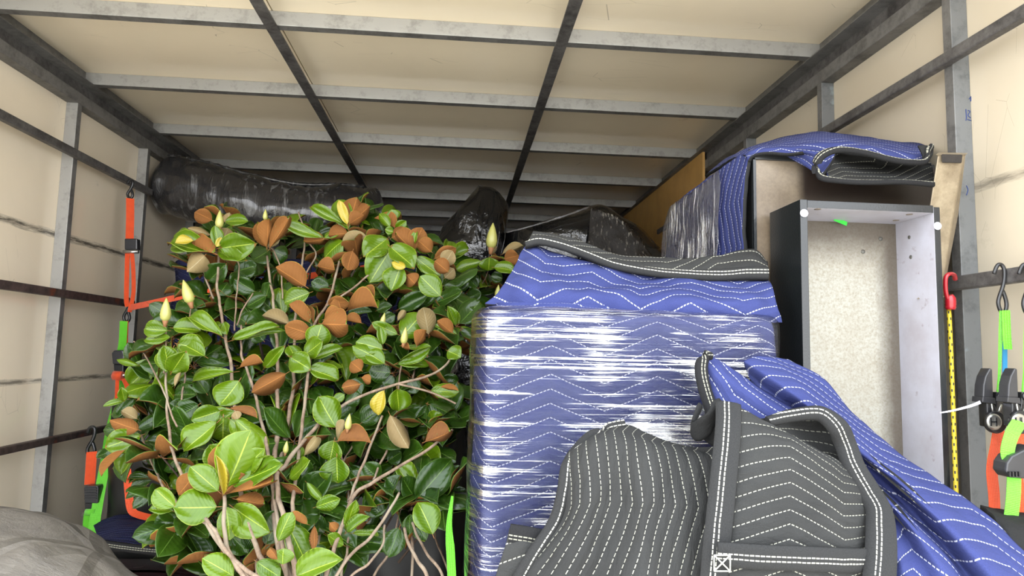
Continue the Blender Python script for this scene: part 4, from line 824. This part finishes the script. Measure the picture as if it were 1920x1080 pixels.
# small turned corner at lower left
cloth('turned_corner', [[(955, 990, 0.9805), (985, 996, 0.9759), (1015, 1001, 0.9759), (1045, 1006, 0.9805)], [(948, 1020, 0.9713), (980, 1024, 0.962), (1010, 1030, 0.962), (1040, 1034, 0.9713)], [(935, 1060, 0.9666), (970, 1062, 0.9574), (1005, 1064, 0.9528), (1035, 1066, 0.962)], [(920, 1110, 0.962), (960, 1110, 0.9528), (1000, 1110, 0.9435), (1030, 1110, 0.9528)]], 30, 30, ['grey', 'grey_plain'], r, .008, .003, 16, uvoff=(.1, 0), drop=.02)
band('binding', [(955, 1002, 0.9731), (985, 1007, 0.9676), (1015, 1013, 0.9676), (1042, 1018, 0.9731)], .03, (0, 0, 1), 'bind_dark', r, .004, 30)

b2 = empty('moving_blanket', Vector((.75, 1.05, 0)), 'blue side of a moving blanket falling in diagonal folds at the bottom right', 'blanket')
cloth('blue_fold', [      # front lobe behind the flap, rises to the pointed corner
    [(1312, 664, 1.11), (1335, 668, 1.101), (1385, 700, 1.091), (1440, 735, 1.082), (1500, 770, 1.073), (1560, 810, 1.064)],
    [(1314, 690, 1.091), (1340, 700, 1.068), (1385, 722, 1.059), (1435, 752, 1.054), (1490, 785, 1.05), (1560, 830, 1.045)],
    [(1322, 730, 1.082), (1345, 735, 1.064), (1385, 750, 1.054), (1430, 775, 1.045), (1490, 805, 1.041), (1560, 850, 1.036)],
    [(1335, 800, 1.073), (1355, 800, 1.064), (1385, 800, 1.054), (1430, 810, 1.045), (1490, 830, 1.041), (1560, 870, 1.036)]],
    50, 70, ['blue', 'grey'], b2, .010, .003, 12, uvrot=-.5, uvoff=(.02, .0), seed=1)
band('binding', [(1334, 668, 1.082), (1320, 668, 1.073), (1316, 690, 1.064), (1322, 725, 1.054), (1334, 765, 1.045), (1340, 800, 1.036)], [.014, .018, .022, .022, .022, .022], [(.3, 0, 1), (.6, 0, .8), (1, 0, 0), (1, 0, 0), (1, 0, .2), (1, 0, .2)], 'bind_dark', b2, .006, 60)
cloth('blue_folds', [      # big diagonal folds running to the lower right corner
    [(1480, 672, 1.142), (1545, 712, 1.129), (1600, 775, 1.119), (1680, 845, 1.101), (1760, 900, 1.073), (1845, 960, 1.036), (1935, 1045, 0.9898), (2010, 1120, 0.9528)],
    [(1425, 668, 1.119), (1500, 705, 1.101), (1570, 770, 1.082), (1650, 840, 1.064), (1735, 905, 1.036), (1820, 975, 0.999), (1910, 1070, 0.9528), (1990, 1150, 0.925)],
    [(1396, 676, 1.101), (1460, 715, 1.054), (1540, 780, 1.036), (1620, 850, 1.018), (1705, 920, 0.9805), (1790, 1000, 0.9435), (1870, 1090, 0.9065), (1940, 1170, 0.888)],
    [(1400, 700, 1.11), (1455, 745, 1.078), (1530, 800, 1.068), (1610, 865, 1.045), (1690, 940, 1.018), (1765, 1020, 0.9805), (1835, 1110, 0.9435), (1890, 1190, 0.925)],
    [(1420, 735, 1.101), (1470, 775, 1.054), (1545, 830, 1.031), (1620, 895, 0.999), (1690, 965, 0.962), (1755, 1045, 0.925), (1800, 1130, 0.8972), (1840, 1210, 0.8788)],
    [(1450, 780, 1.091), (1500, 810, 1.064), (1560, 860, 1.036), (1630, 930, 1.008), (1690, 1000, 0.9713), (1730, 1070, 0.9343), (1760, 1150, 0.9065), (1790, 1230, 0.888)],
    [(1480, 820, 1.082), (1530, 850, 1.054), (1580, 900, 1.018), (1640, 970, 0.9713), (1680, 1040, 0.9343), (1700, 1100, 0.9065), (1715, 1170, 0.888), (1730, 1250, 0.8695)],
    [(1520, 870, 1.082), (1560, 900, 1.064), (1600, 950, 1.036), (1640, 1020, 0.999), (1655, 1080, 0.962), (1660, 1130, 0.9343), (1665, 1190, 0.9158), (1670, 1260, 0.8972)]],
    130, 130, ['blue', 'grey'], b2, .010, .004, 11, uvrot=.9, uvoff=(.03, .02), seed=8, uvs=.85)

# ------------------------------------------------------------ magnolia shrub
SH = Vector((-.36, 1.66, 0))
shrub = empty('magnolia_shrub', SH, 'leafy magnolia shrub with glossy leaves and pale buds between left wall and wrapped box', 'shrub')
def leaf_mesh(kind, shape, name):
    top, under = {'g': ('leaf_g', 'under_b'), 'd': ('leaf_d', 'under_b'), 'y': ('leaf_y', 'under_t'), 'b': ('leaf_g', 'under_b'), 't': ('leaf_d', 'under_t')}[kind]
    fold, curl, wave, tipc = shape; nx, ny = 9, 4; G = []; UV = []
    for i in range(nx+1):
        t = i/nx; wd = (math.sin(PI*min(1, t**1.08))**.6) if 0 < t < 1 else 0
        if i == nx: wd = .02
        if i == 0: wd = .03
        row = []; uvr = []
        for j in range(ny+1):
            y = (j/ny-.5)*wd; a = abs(j/ny-.5)*2
            z = fold*(a**1.3)*wd*.5 + curl*(t-.0)**2*-.5 + wave*1.5*math.sin(t*8+(1 if j > 2 else 2.6))*a*.5 + tipc*max(0, t-.7)**1.5
            row.append(Vector((t, y, z))); uvr.append((t, j/ny))
        G.append(row); UV.append(uvr)
    mb = MB(); mb.grid(G, 0, UV, False); mb.grid([[p-Vector((0, 0, .016)) for p in r_] for r_ in G], 1, UV, True)
    mb.tube([Vector((-.13, 0, .0)), Vector((-.05, 0, -.006)), Vector((.04, 0, -.004))], .012, 5, 2)
    # rim, so the blade has thickness
    n0, k = 0, ny+1; off = (nx+1)*k
    for i in range(nx):
        for j in (0, ny):
            q = [i*k+j, (i+1)*k+j, (i+1)*k+j+off, i*k+j+off]; mb.face(q if j == ny else q[::-1], 0, [(0, 0)]*4, True)
    me = bpy.data.meshes.new(name); me.from_pydata(mb.v, [], mb.f)
    for m in (top, under, 'petiole'): me.materials.append(MAT[m])
    me.polygons.foreach_set('material_index', mb.mi); me.polygons.foreach_set('use_smooth', mb.sm)
    me.uv_layers.new(name='UVMap').data.foreach_set('uv', [c for f in mb.uv for p in f for c in p]); me.update(); return me
SHAPES = [(.28, .14, .02, .0), (.45, .40, .05, -.15), (.2, -.28, .07, .15), (.65, .25, .06, .3), (-.25, .6, .05, .0), (.5, -.15, .10, -.4), (1.1, .5, .06, -.5), (.9, -.4, .12, .5)]
LM = {(k, i): leaf_mesh(k, s_, 'leaf') for k in 'gdybt' for i, s_ in enumerate(SHAPES)}
leaves = []     # (mesh key, matrix, closeness)
rl = random.Random(5)
def add_leaf(B, T, width, kind, roll=None, face=None):
    ax = (T-B); L = ax.length; ax.normalize()
    c = (CAM-(B+T)/2).normalized()
    n = face.normalized() if face is not None else (c + Vector((rl.uniform(-.5, .5), 0, rl.uniform(-.05, .75)))).normalized()
    if kind in 'bt' and face is None: n = -(c + Vector((rl.uniform(-.5, .5), 0, rl.uniform(-.8, .2))))
    n = (n-ax*n.dot(ax)); n = n.normalized() if n.length > 1e-3 else ax.orthogonal().normalized()
    y = n.cross(ax)
    m = Matrix((ax, y, n)).transposed().to_4x4(); m = Matrix.Translation(B) @ m @ Matrix.Diagonal((L, width, L*.9, 1))
    leaves.append(((kind, rl.choice((1, 3, 6, 5, 7, 4)) if kind in 'bt' else rl.randrange(6)), m, B.y))
def depth(x, y):
    return 1.86 - .62*(y-380)/620 + (.12 if x < 300 else 0) + (.25 if x > 860 else 0)
REG = {'A': (300, 360, 3.6), 'B': (540, 360, 3.6), 'Z': (700, 300, 3.177), 'C': (180, 640, 3.374), 'D': (500, 640, 3.374), 'E': (280, 780, 3.2), 'R': (0, 540, 2)}
LEAVES = """A 370 420 50 350 130 g;A 240 370 60 362 110 g;A 230 350 100 260 90 g;A 225 330 100 340 60 y;A 360 412 160 345 95 b;A 340 290 185 245 60 t;A 350 190 245 128 95 b;A 300 430 200 530 125 t;A 410 380 650 345 155 g;A 395 405 590 460 85 g
A 400 380 370 225 70 g;A 420 340 460 240 90 t;A 440 200 592 190 85 g;A 450 210 470 140 60 t;A 380 370 415 305 35 y;A 500 540 655 500 140 d;A 600 440 620 580 150 d;A 720 370 660 200 95 b;A 740 380 872 190 80 b;A 720 370 735 175 90 b
A 730 370 780 275 70 t;A 740 390 630 470 150 d;A 760 400 860 440 110 d;A 1100 310 808 222 70 g;A 1110 310 1215 208 70 g;A 1110 320 965 345 90 b;A 1270 280 1135 285 95 b;A 1235 215 1008 100 65 g;A 1270 250 1200 45 120 g;A 1265 220 1215 62 55 y
A 1275 230 1330 35 135 b;A 1290 200 1430 90 100 b;A 1280 215 1365 150 95 b;A 1235 330 1085 430 150 g;A 1400 310 1230 345 115 t;A 1300 400 1250 525 110 b;A 980 635 790 500 140 b;A 1060 500 1185 520 110 b;A 1140 640 1028 608 85 d;A 1010 680 835 745 115 g
A 870 890 697 820 85 t;A 1010 880 855 775 95 b;A 1020 960 850 900 110 b;A 1090 890 1245 900 165 b;A 1110 860 1240 820 110 b;A 1360 885 1245 850 65 b;A 1040 1060 1085 905 140 g;A 640 670 500 590 100 d;A 720 700 585 770 115 d;A 710 720 750 610 85 d
A 420 980 180 845 90 g;A 430 880 455 965 60 g;A 160 740 320 780 60 d;A 80 930 270 915 105 d;A 140 1000 295 1050 115 g;A 490 1000 805 905 65 g;A 620 905 530 850 110 d;A 700 1005 640 940 105 d;A 330 600 450 480 120 d;A 400 700 450 600 110 d;A 870 700 900 600 90 d;A 1000 560 870 620 90 d;A 100 800 260 830 80 d;A 560 560 480 640 110 d
B 670 315 510 440 145 g;B 690 390 560 595 180 g;B 690 370 855 515 140 g;B 700 475 785 492 60 y;B 760 500 695 665 135 g;B 860 440 1025 575 95 g;B 640 590 655 685 90 d;B 800 560 860 620 95 b;B 720 240 610 160 90 b;B 690 230 605 145 60 g;B 720 190 700 118 85 g;B 730 245 795 200 60 g
B 700 310 805 255 100 b;B 860 400 720 290 115 b;B 840 380 900 250 110 b;B 850 350 955 400 50 g;B 850 350 860 262 42 g;B 970 405 880 330 100 b;B 640 300 565 200 60 d;B 710 270 655 252 50 g;B 990 450 1132 368 85 b;B 1050 495 1115 400 95 t;B 1085 540 990 465 95 b;B 1060 580 1120 520 80 t
Z 690 580 690 660 110 g;Z 720 640 845 652 75 g;Z 640 600 500 645 65 g;Z 640 670 575 755 70 d;Z 770 560 895 495 50 t;Z 780 590 870 565 80 b;Z 700 690 770 705 65 d;Z 420 750 525 795 100 d;Z 400 810 280 690 115 g;Z 430 800 375 890 105 d;Z 330 790 160 860 110 d;Z 440 900 515 965 60 g;Z 700 560 730 515 40 t;Z 560 700 480 760 90 d;Z 560 820 640 790 80 d;Z 620 760 560 700 80 d
B 590 690 425 745 85 d;B 400 800 620 725 105 b;B 360 805 330 710 90 b;B 400 835 565 800 65 d;B 750 790 940 690 100 d;B 950 960 915 770 110 t;B 770 980 905 810 155 g;B 740 960 568 880 65 g;B 1110 950 1010 865 80 b;B 1130 900 1080 770 60 g;B 1170 940 1150 810 65 b;B 1140 960 985 890 50 g;B 640 1060 455 1010 110 g
B 640 1030 620 905 55 g;B 740 870 792 795 40 t;B 870 1040 935 930 90 b;B 760 1040 830 1050 50 b;B 800 1050 970 1060 40 g;B 640 870 720 830 80 d;B 600 800 690 760 70 d
C 275 150 220 15 85 d;C 265 150 125 100 36 g;C 390 110 205 285 120 g;C 470 190 425 28 95 g;C 480 195 570 60 115 g;C 690 95 535 0 100 g;C 870 155 635 150 55 d;C 870 195 575 237 65 g;C 910 165 1075 105 65 b;C 1200 205 990 325 105 b;C 1070 165 1195 25 65 g;C 905 250 790 415 160 g;C 785 440 605 500 115 g;C 765 515 555 700 140 g;C 805 480 800 640 175 g
C 850 495 975 600 100 g;C 880 495 1065 650 100 g;C 845 425 1045 470 50 b;C 880 440 900 495 50 t;C 265 560 105 510 85 b;C 260 490 160 440 70 t;C 270 555 385 480 75 d;C 260 560 40 560 95 d;C 285 595 55 675 120 g;C 285 660 145 850 95 g;C 180 690 15 845 42 b;C 110 680 0 740 50 d;C 330 630 505 640 80 d;C 220 540 215 420 85 d;C 195 370 42 408 32 g
C 180 375 160 290 50 g;C 390 870 445 745 95 d;C 370 380 400 460 75 d;C 530 250 650 260 55 d;C 500 340 630 330 95 d;C 560 440 465 390 90 d;C 650 400 520 475 120 d;C 510 540 605 560 65 d;C 500 285 532 190 26 t;C 340 870 200 860 40 d;C 350 880 222 925 55 d;C 320 910 200 1000 42 d;C 360 940 240 1060 60 d;C 700 330 640 240 100 d;C 620 200 740 220 70 d;C 460 700 380 640 80 d
C 100 460 210 420 90 d;C 140 480 250 360 70 d;C 320 760 400 720 80 d
E 405 545 145 560 170 g;E 460 545 490 745 112 g;E 505 550 715 700 150 g;E 412 450 245 300 120 g;E 275 345 185 470 115 b;E 450 465 565 335 125 b;E 452 470 415 165 65 b;E 440 470 405 235 45 y;E 470 420 600 130 230 g;E 430 300 355 175 120 g;E 540 350 680 200 110 g;E 570 350 765 230 60 g;E 495 410 825 300 130 g;E 475 465 710 415 55 b;E 780 400 948 425 55 b
E 945 400 1035 490 42 g;E 520 500 692 535 80 b;E 425 495 255 405 55 d;E 155 545 30 440 95 g;E 145 572 -5 562 60 g;E 165 600 28 680 85 d;E 235 640 355 720 105 d;E 178 640 160 770 42 d;E 485 745 430 845 32 d;E 495 720 590 825 95 d;E 570 700 630 790 95 d;E 800 425 865 585 150 d;E 700 770 800 560 140 d;E 775 750 825 600 90 g;E 825 645 955 895 135 g;E 845 375 980 270 95 g
E 1125 245 1125 405 150 g;E 1000 545 1155 490 75 g;E 925 530 1085 340 150 d;E 770 860 728 795 42 b;E 800 890 795 805 110 g;E 645 875 780 970 95 g;E 505 960 320 850 115 g;E 890 960 1140 850 140 g;E 950 650 835 615 50 b;E 990 660 1000 810 42 b;E 1080 640 1115 690 50 b;E 1440 480 1290 600 135 d;E 1600 505 1815 260 160 d;E 1700 710 1620 510 140 g;E 1690 505 1800 660 95 d
E 1560 710 1560 585 75 d;E 1500 670 1435 850 110 d;E 1190 695 1310 600 65 g;E 1180 685 1235 490 65 g;E 1165 775 1060 715 62 g;E 1220 705 1375 718 36 g;E 1500 460 1425 370 110 d;E 1605 505 1505 370 105 d;E 1430 270 1510 215 100 d;E 1445 -5 1545 200 95 t;E 1655 155 1800 110 100 b;E 1130 150 1330 130 95 b;E 1135 150 1185 35 42 t;E 1110 145 1080 275 115 g;E 920 185 890 250 42 g
E 930 240 1010 125 52 t;E 1200 300 1265 400 95 d;E 1300 440 1200 330 100 d;E 1400 600 1300 500 100 d;E 1050 700 940 600 100 d;E 760 700 640 760 110 d;E 960 800 1060 860 90 d;E 1600 640 1660 740 80 d;E 1380 380 1280 290 110 d
D 240 85 365 0 115 g;D 285 112 478 35 62 g;D 265 170 455 245 105 g;D 150 100 280 180 120 g;D 140 30 190 110 90 g;D 180 215 225 300 85 d;D 180 310 280 425 115 d;D 440 545 320 355 150 g;D 420 385 492 335 52 g;D 752 140 555 15 95 g;D 745 142 630 60 90 g;D 830 135 1040 38 62 g;D 832 145 1028 140 62 g;D 785 200 650 185 115 d;D 800 220 740 280 90 d
D 825 300 835 440 135 g;D 745 310 700 470 85 y;D 595 270 475 290 75 b;D 600 230 665 255 55 b;D 600 185 535 130 85 b;D 1145 60 1230 100 95 g;D 1040 310 1215 330 90 g;D 1030 400 1215 465 120 d;D 1015 400 970 540 85 d;D 1100 290 1215 300 35 b;D 600 515 710 420 115 d;D 500 400 565 330 90 d;D 1100 240 1215 250 70 d;D 900 240 950 330 90 d;D 520 250 600 330 100 d
R 630 160 538 152 52 g;R 640 185 548 200 36 g;R 650 150 752 155 62 g;R 668 210 768 232 78 g;R 650 225 618 312 80 g;R 665 220 692 305 72 g;R 880 195 1055 150 32 g;R 900 110 985 60 60 d;R 1330 40 1420 30 55 b;R 560 60 640 110 55 d;R 1620 60 1740 20 60 d;R 1540 60 1640 10 60 d;R 1230 60 1320 40 50 b"""
for line in LEAVES.replace('\n', ';').split(';'):
    q = line.split()
    if len(q) != 7: continue
    ox, oy, s_ = REG[q[0]]; bx, by, tx, ty, wd = (float(v) for v in q[1:6]); k = q[6]
    bx, tx = ox+bx/s_, ox+tx/s_; by, ty = oy+by/s_, oy+ty/s_
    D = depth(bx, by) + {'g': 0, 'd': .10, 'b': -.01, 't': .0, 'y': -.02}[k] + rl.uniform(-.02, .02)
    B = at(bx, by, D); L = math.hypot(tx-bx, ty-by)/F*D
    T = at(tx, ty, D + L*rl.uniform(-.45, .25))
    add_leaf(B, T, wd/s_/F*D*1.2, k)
# darker inner foliage: whorls at the ends of hidden twigs
POLY = [(345, 480), (400, 410), (470, 430), (560, 430), (640, 400), (700, 405), (790, 460), (850, 500), (940, 480), (950, 540), (880, 570), (862, 640), (850, 800), (838, 960), (700, 1030), (420, 1080), (350, 1010), (300, 940), (262, 880), (262, 800), (305, 710), (300, 650), (350, 590)]
def inside(x, y):
    c = False
    for i in range(len(POLY)):
        (x1, y1), (x2, y2) = POLY[i], POLY[i-1]
        if (y1 > y) != (y2 > y) and x < (x2-x1)*(y-y1)/(y2-y1)+x1: c = not c
    return c
whorls = []
tries = 0
while len(whorls) < 150 and tries < 9000:
    tries += 1
    x, y = rl.uniform(200, 950), rl.uniform(400, 1060)
    if not inside(x, y): continue
    if y > 930 and x > 640 and rl.random() < .75: continue
    if x < 275 and y > 690 and rl.random() < .6: continue
    if any(math.hypot(x-a, y-b) < 27 for a, b, _ in whorls): continue
    D = depth(x, y) + rl.uniform(.08, .36)
    if x > 820: D = max(D, 1.4)
    whorls.append((x, y, D))
for x, y, D in whorls:
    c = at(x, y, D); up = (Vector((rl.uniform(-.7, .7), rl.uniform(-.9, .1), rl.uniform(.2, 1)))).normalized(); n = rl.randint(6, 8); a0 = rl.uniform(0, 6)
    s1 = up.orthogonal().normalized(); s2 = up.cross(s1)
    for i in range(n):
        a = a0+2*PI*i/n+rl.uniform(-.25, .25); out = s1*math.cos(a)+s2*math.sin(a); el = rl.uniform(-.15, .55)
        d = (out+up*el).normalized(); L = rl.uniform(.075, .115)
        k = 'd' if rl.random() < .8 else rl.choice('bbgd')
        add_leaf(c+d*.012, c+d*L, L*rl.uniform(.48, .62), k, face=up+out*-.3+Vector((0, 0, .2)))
leaves.sort(key=lambda t_: t_[2] - .5*t_[1].to_scale().x)
n_parts = 300
for key, m, _ in leaves[:n_parts]:
    o = bpy.data.objects.new('leaf', LM[key]); COL.objects.link(o); o.parent = shrub
    o.matrix_local = Matrix.Translation(-SH) @ m
rest = leaves[n_parts:]
mb = MB(); V = []; Fc = []; MI = []; UVL = []; MS = ['leaf_g', 'leaf_d', 'under_b', 'under_t', 'petiole', 'leaf_y']
for key, m, _ in rest:
    me = LM[key]; n0 = len(V); V += [(m @ v.co)-SH for v in me.vertices]
    names = [MS.index(next(k_ for k_, v_ in MAT.items() if v_ == mt)) for mt in me.materials]
    ul = me.uv_layers[0].data
    for p in me.polygons:
        Fc.append([n0+i for i in p.vertices]); MI.append(names[p.material_index]); UVL += [c for li in p.loop_indices for c in ul[li].uv]
me = bpy.data.meshes.new('inner_foliage'); me.from_pydata(V, [], Fc)
for k_ in MS: me.materials.append(MAT[k_])
me.polygons.foreach_set('material_index', MI); me.polygons.foreach_set('use_smooth', [True]*len(Fc)); me.uv_layers.new(name='UVMap').data.foreach_set('uv', UVL); me.update()
o = bpy.data.objects.new('inner_foliage', me); COL.objects.link(o); o.parent = shrub; o['kind'] = 'stuff'
# branches (photo pixels, thickness in px at each end, depth offset)
BR = [([(560, 1190), (520, 1010), (514, 870), (521, 800), (521, 735), (519, 650), (512, 560), (500, 480)], 15, 6, .03),
 ([(560, 1190), (525, 1000), (527, 860), (542, 780), (551, 714), (552, 640), (556, 560), (566, 500), (572, 440), (560, 398)], 14, 4, .05),
 ([(530, 1190), (440, 1060), (400, 1000), (365, 950), (336, 880), (320, 830), (313, 770), (311, 700)], 10, 5, 0),
 ([(540, 1190), (470, 1000), (445, 880), (440, 760), (432, 680), (422, 629), (411, 565), (407, 527), (411, 480), (402, 470)], 10, 6, .02),
 ([(560, 1190), (545, 1000), (560, 860), (578, 700), (589, 610), (614, 570), (628, 520), (635, 490)], 9, 6, .0),
 ([(612, 574), (640, 556), (668, 535), (690, 516)], 6, 5, .0),
 ([(570, 1190), (520, 920), (536, 870), (565, 832), (598, 794), (635, 766), (680, 742), (746, 720), (800, 706), (836, 684), (848, 660)], 11, 5, -.02),
 ([(746, 720), (800, 733), (838, 748), (856, 757)], 5, 4, -.02),
 ([(580, 1190), (610, 1080), (630, 1020), (664, 930), (700, 905), (733, 883), (790, 850), (849, 806)], 9, 6, -.03),
 ([(655, 940), (672, 890), (690, 850), (702, 815), (716, 780)], 6, 5, -.02),
 ([(600, 1190), (640, 1064), (686, 1016), (720, 975), (749, 924)], 7, 5, -.05),
 ([(620, 1190), (650, 1090), (690, 1058), (717, 1022), (722, 985)], 5, 4, -.03),
 ([(790, 1200), (800, 1085), (782, 1050), (766, 1020), (758, 990)], 7, 6, .0),
 ([(850, 1200), (828, 1080), (800, 1040), (785, 1010), (772, 980)], 6, 5, .05),
 ([(560, 1190), (500, 1100), (458, 1067), (430, 1040), (404, 1000), (385, 972)], 8, 6, -.05),
 ([(540, 1190), (455, 1080), (425, 1020), (419, 980), (421, 930)], 9, 7, -.04),
 ([(420, 1000), (350, 960), (307, 913), (290, 880), (272, 835), (264, 815)], 5, 4, .03),
 ([(545, 1190), (505, 870), (490, 790), (478, 740), (465, 700), (452, 660), (451, 610)], 9, 5, .0),
 ([(527, 860), (545, 800), (556, 760), (565, 720)], 5, 4, .08),
 ([(580, 1190), (600, 1000), (628, 900), (664, 830), (680, 790)], 6, 4, .1),
 ([(440, 620), (443, 560), (448, 500), (436, 480)], 4, 4, .05), ([(445, 610), (455, 580), (475, 550)], 4, 4, .04),
 ([(530, 560), (525, 500), (513, 470), (502, 462)], 4, 4, .02), ([(400, 560), (385, 520), (376, 480)], 5, 4, .06),
 ([(560, 560), (570, 520), (592, 480), (580, 455)], 5, 4, .06), ([(760, 1190), (770, 900), (764, 780), (790, 640), (818, 560), (824, 520)], 7, 4, .12),
 ([(530, 860), (545, 700), (620, 560), (680, 470), (720, 450)], 6, 5, .15), ([(700, 900), (740, 800), (752, 680)], 5, 4, .05),
 ([(880, 560), (905, 530), (921, 490), (921, 465)], 4, 3, .12), ([(330, 800), (300, 720), (262, 650), (250, 640)], 4, 3, .0), ([(340, 750), (355, 640), (358, 575)], 4, 3, .05), ([(308, 700), (312, 640), (309, 598)], 4, 3, .02),
 ([(700, 1080), (735, 1020), (760, 900), (744, 860)], 5, 4, .12), ([(640, 1080), (655, 1000), (650, 900), (640, 850)], 5, 4, .1), ([(860, 1190), (842, 1080), (815, 1000), (812, 900)], 5, 4, .25), ([(480, 1090), (492, 1000), (560, 960), (600, 900)], 5, 4, .12)]
base = at(575, 1250, 1.5)
for pts, w0, w1, dz in BR:
    P = [at(x, y, (depth(x, min(y, 1080))+dz+.02)) for x, y in pts]
    if pts[0][1] >= 1180: P = [Vector((SH.x+(P[0].x-SH.x)*.18, SH.y+(P[0].y-SH.y)*.18, .30)), Vector((SH.x+(P[0].x-SH.x)*.6, SH.y+(P[0].y-SH.y)*.6, .55))]+P
    Q = smooth(P, 10+6*len(P)); n = len(Q); Q = [q+Vector((noise.noise(q*30), noise.noise(q*30+Vector((9, 0, 0))), 0))*.003 for q in Q]
    D = depth(*pts[-1]); MB().tube(Q, [(w0+(w1-w0)*i/(n-1))/F*1.45*.42*(1+.12*noise.noise(q*50)) for i, q in enumerate(Q)], 8).build('branch', 'bark', shrub)
# thin twigs from the inner whorls down to the nearest stem
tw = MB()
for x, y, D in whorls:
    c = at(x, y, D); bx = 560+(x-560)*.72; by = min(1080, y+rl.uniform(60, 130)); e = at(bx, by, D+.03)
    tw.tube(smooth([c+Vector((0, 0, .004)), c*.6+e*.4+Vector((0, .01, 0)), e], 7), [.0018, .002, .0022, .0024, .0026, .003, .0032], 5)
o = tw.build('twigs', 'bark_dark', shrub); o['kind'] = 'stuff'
# flower buds
for x, y, h, lean in ((411, 410, 30, 0), (921, 440, 44, .05), (356, 545, 40, -.35), (310, 580, 38, 0), (757, 628, 28, .1), (932, 545, 22, .1), (497, 402, 18, 0), (716, 598, 22, .2), (535, 838, 20, .1), (652, 790, 26, .1)):
    D = depth(x, y)-.05 + (0 if x < 860 else .0); s_ = h/F*D; p = at(x, y+h*.5, D)
    bud = MB().lathe([(.10*s_, -.1*s_), (.22*s_, .05*s_), (.25*s_, .25*s_), (.21*s_, .5*s_), (.12*s_, .78*s_), (.02*s_, 1.02*s_)], p, (lean, -.05, 1), 12).build('flower_bud', 'bud', shrub)
    MB().lathe([(.07*s_, -.35*s_), (.10*s_, -.2*s_), (.15*s_, -.02*s_)], p, (lean, -.05, 1), 9).build('stalk', 'bud_scale', bud)
# nursery pot under the shrub
MB().lathe([(.15, 0), (.19, .30), (.20, .30), (.20, .33), (.185, .33), (.18, .28)], SH, (0, 0, 1), 32).build('pot', 'black_plastic', shrub)
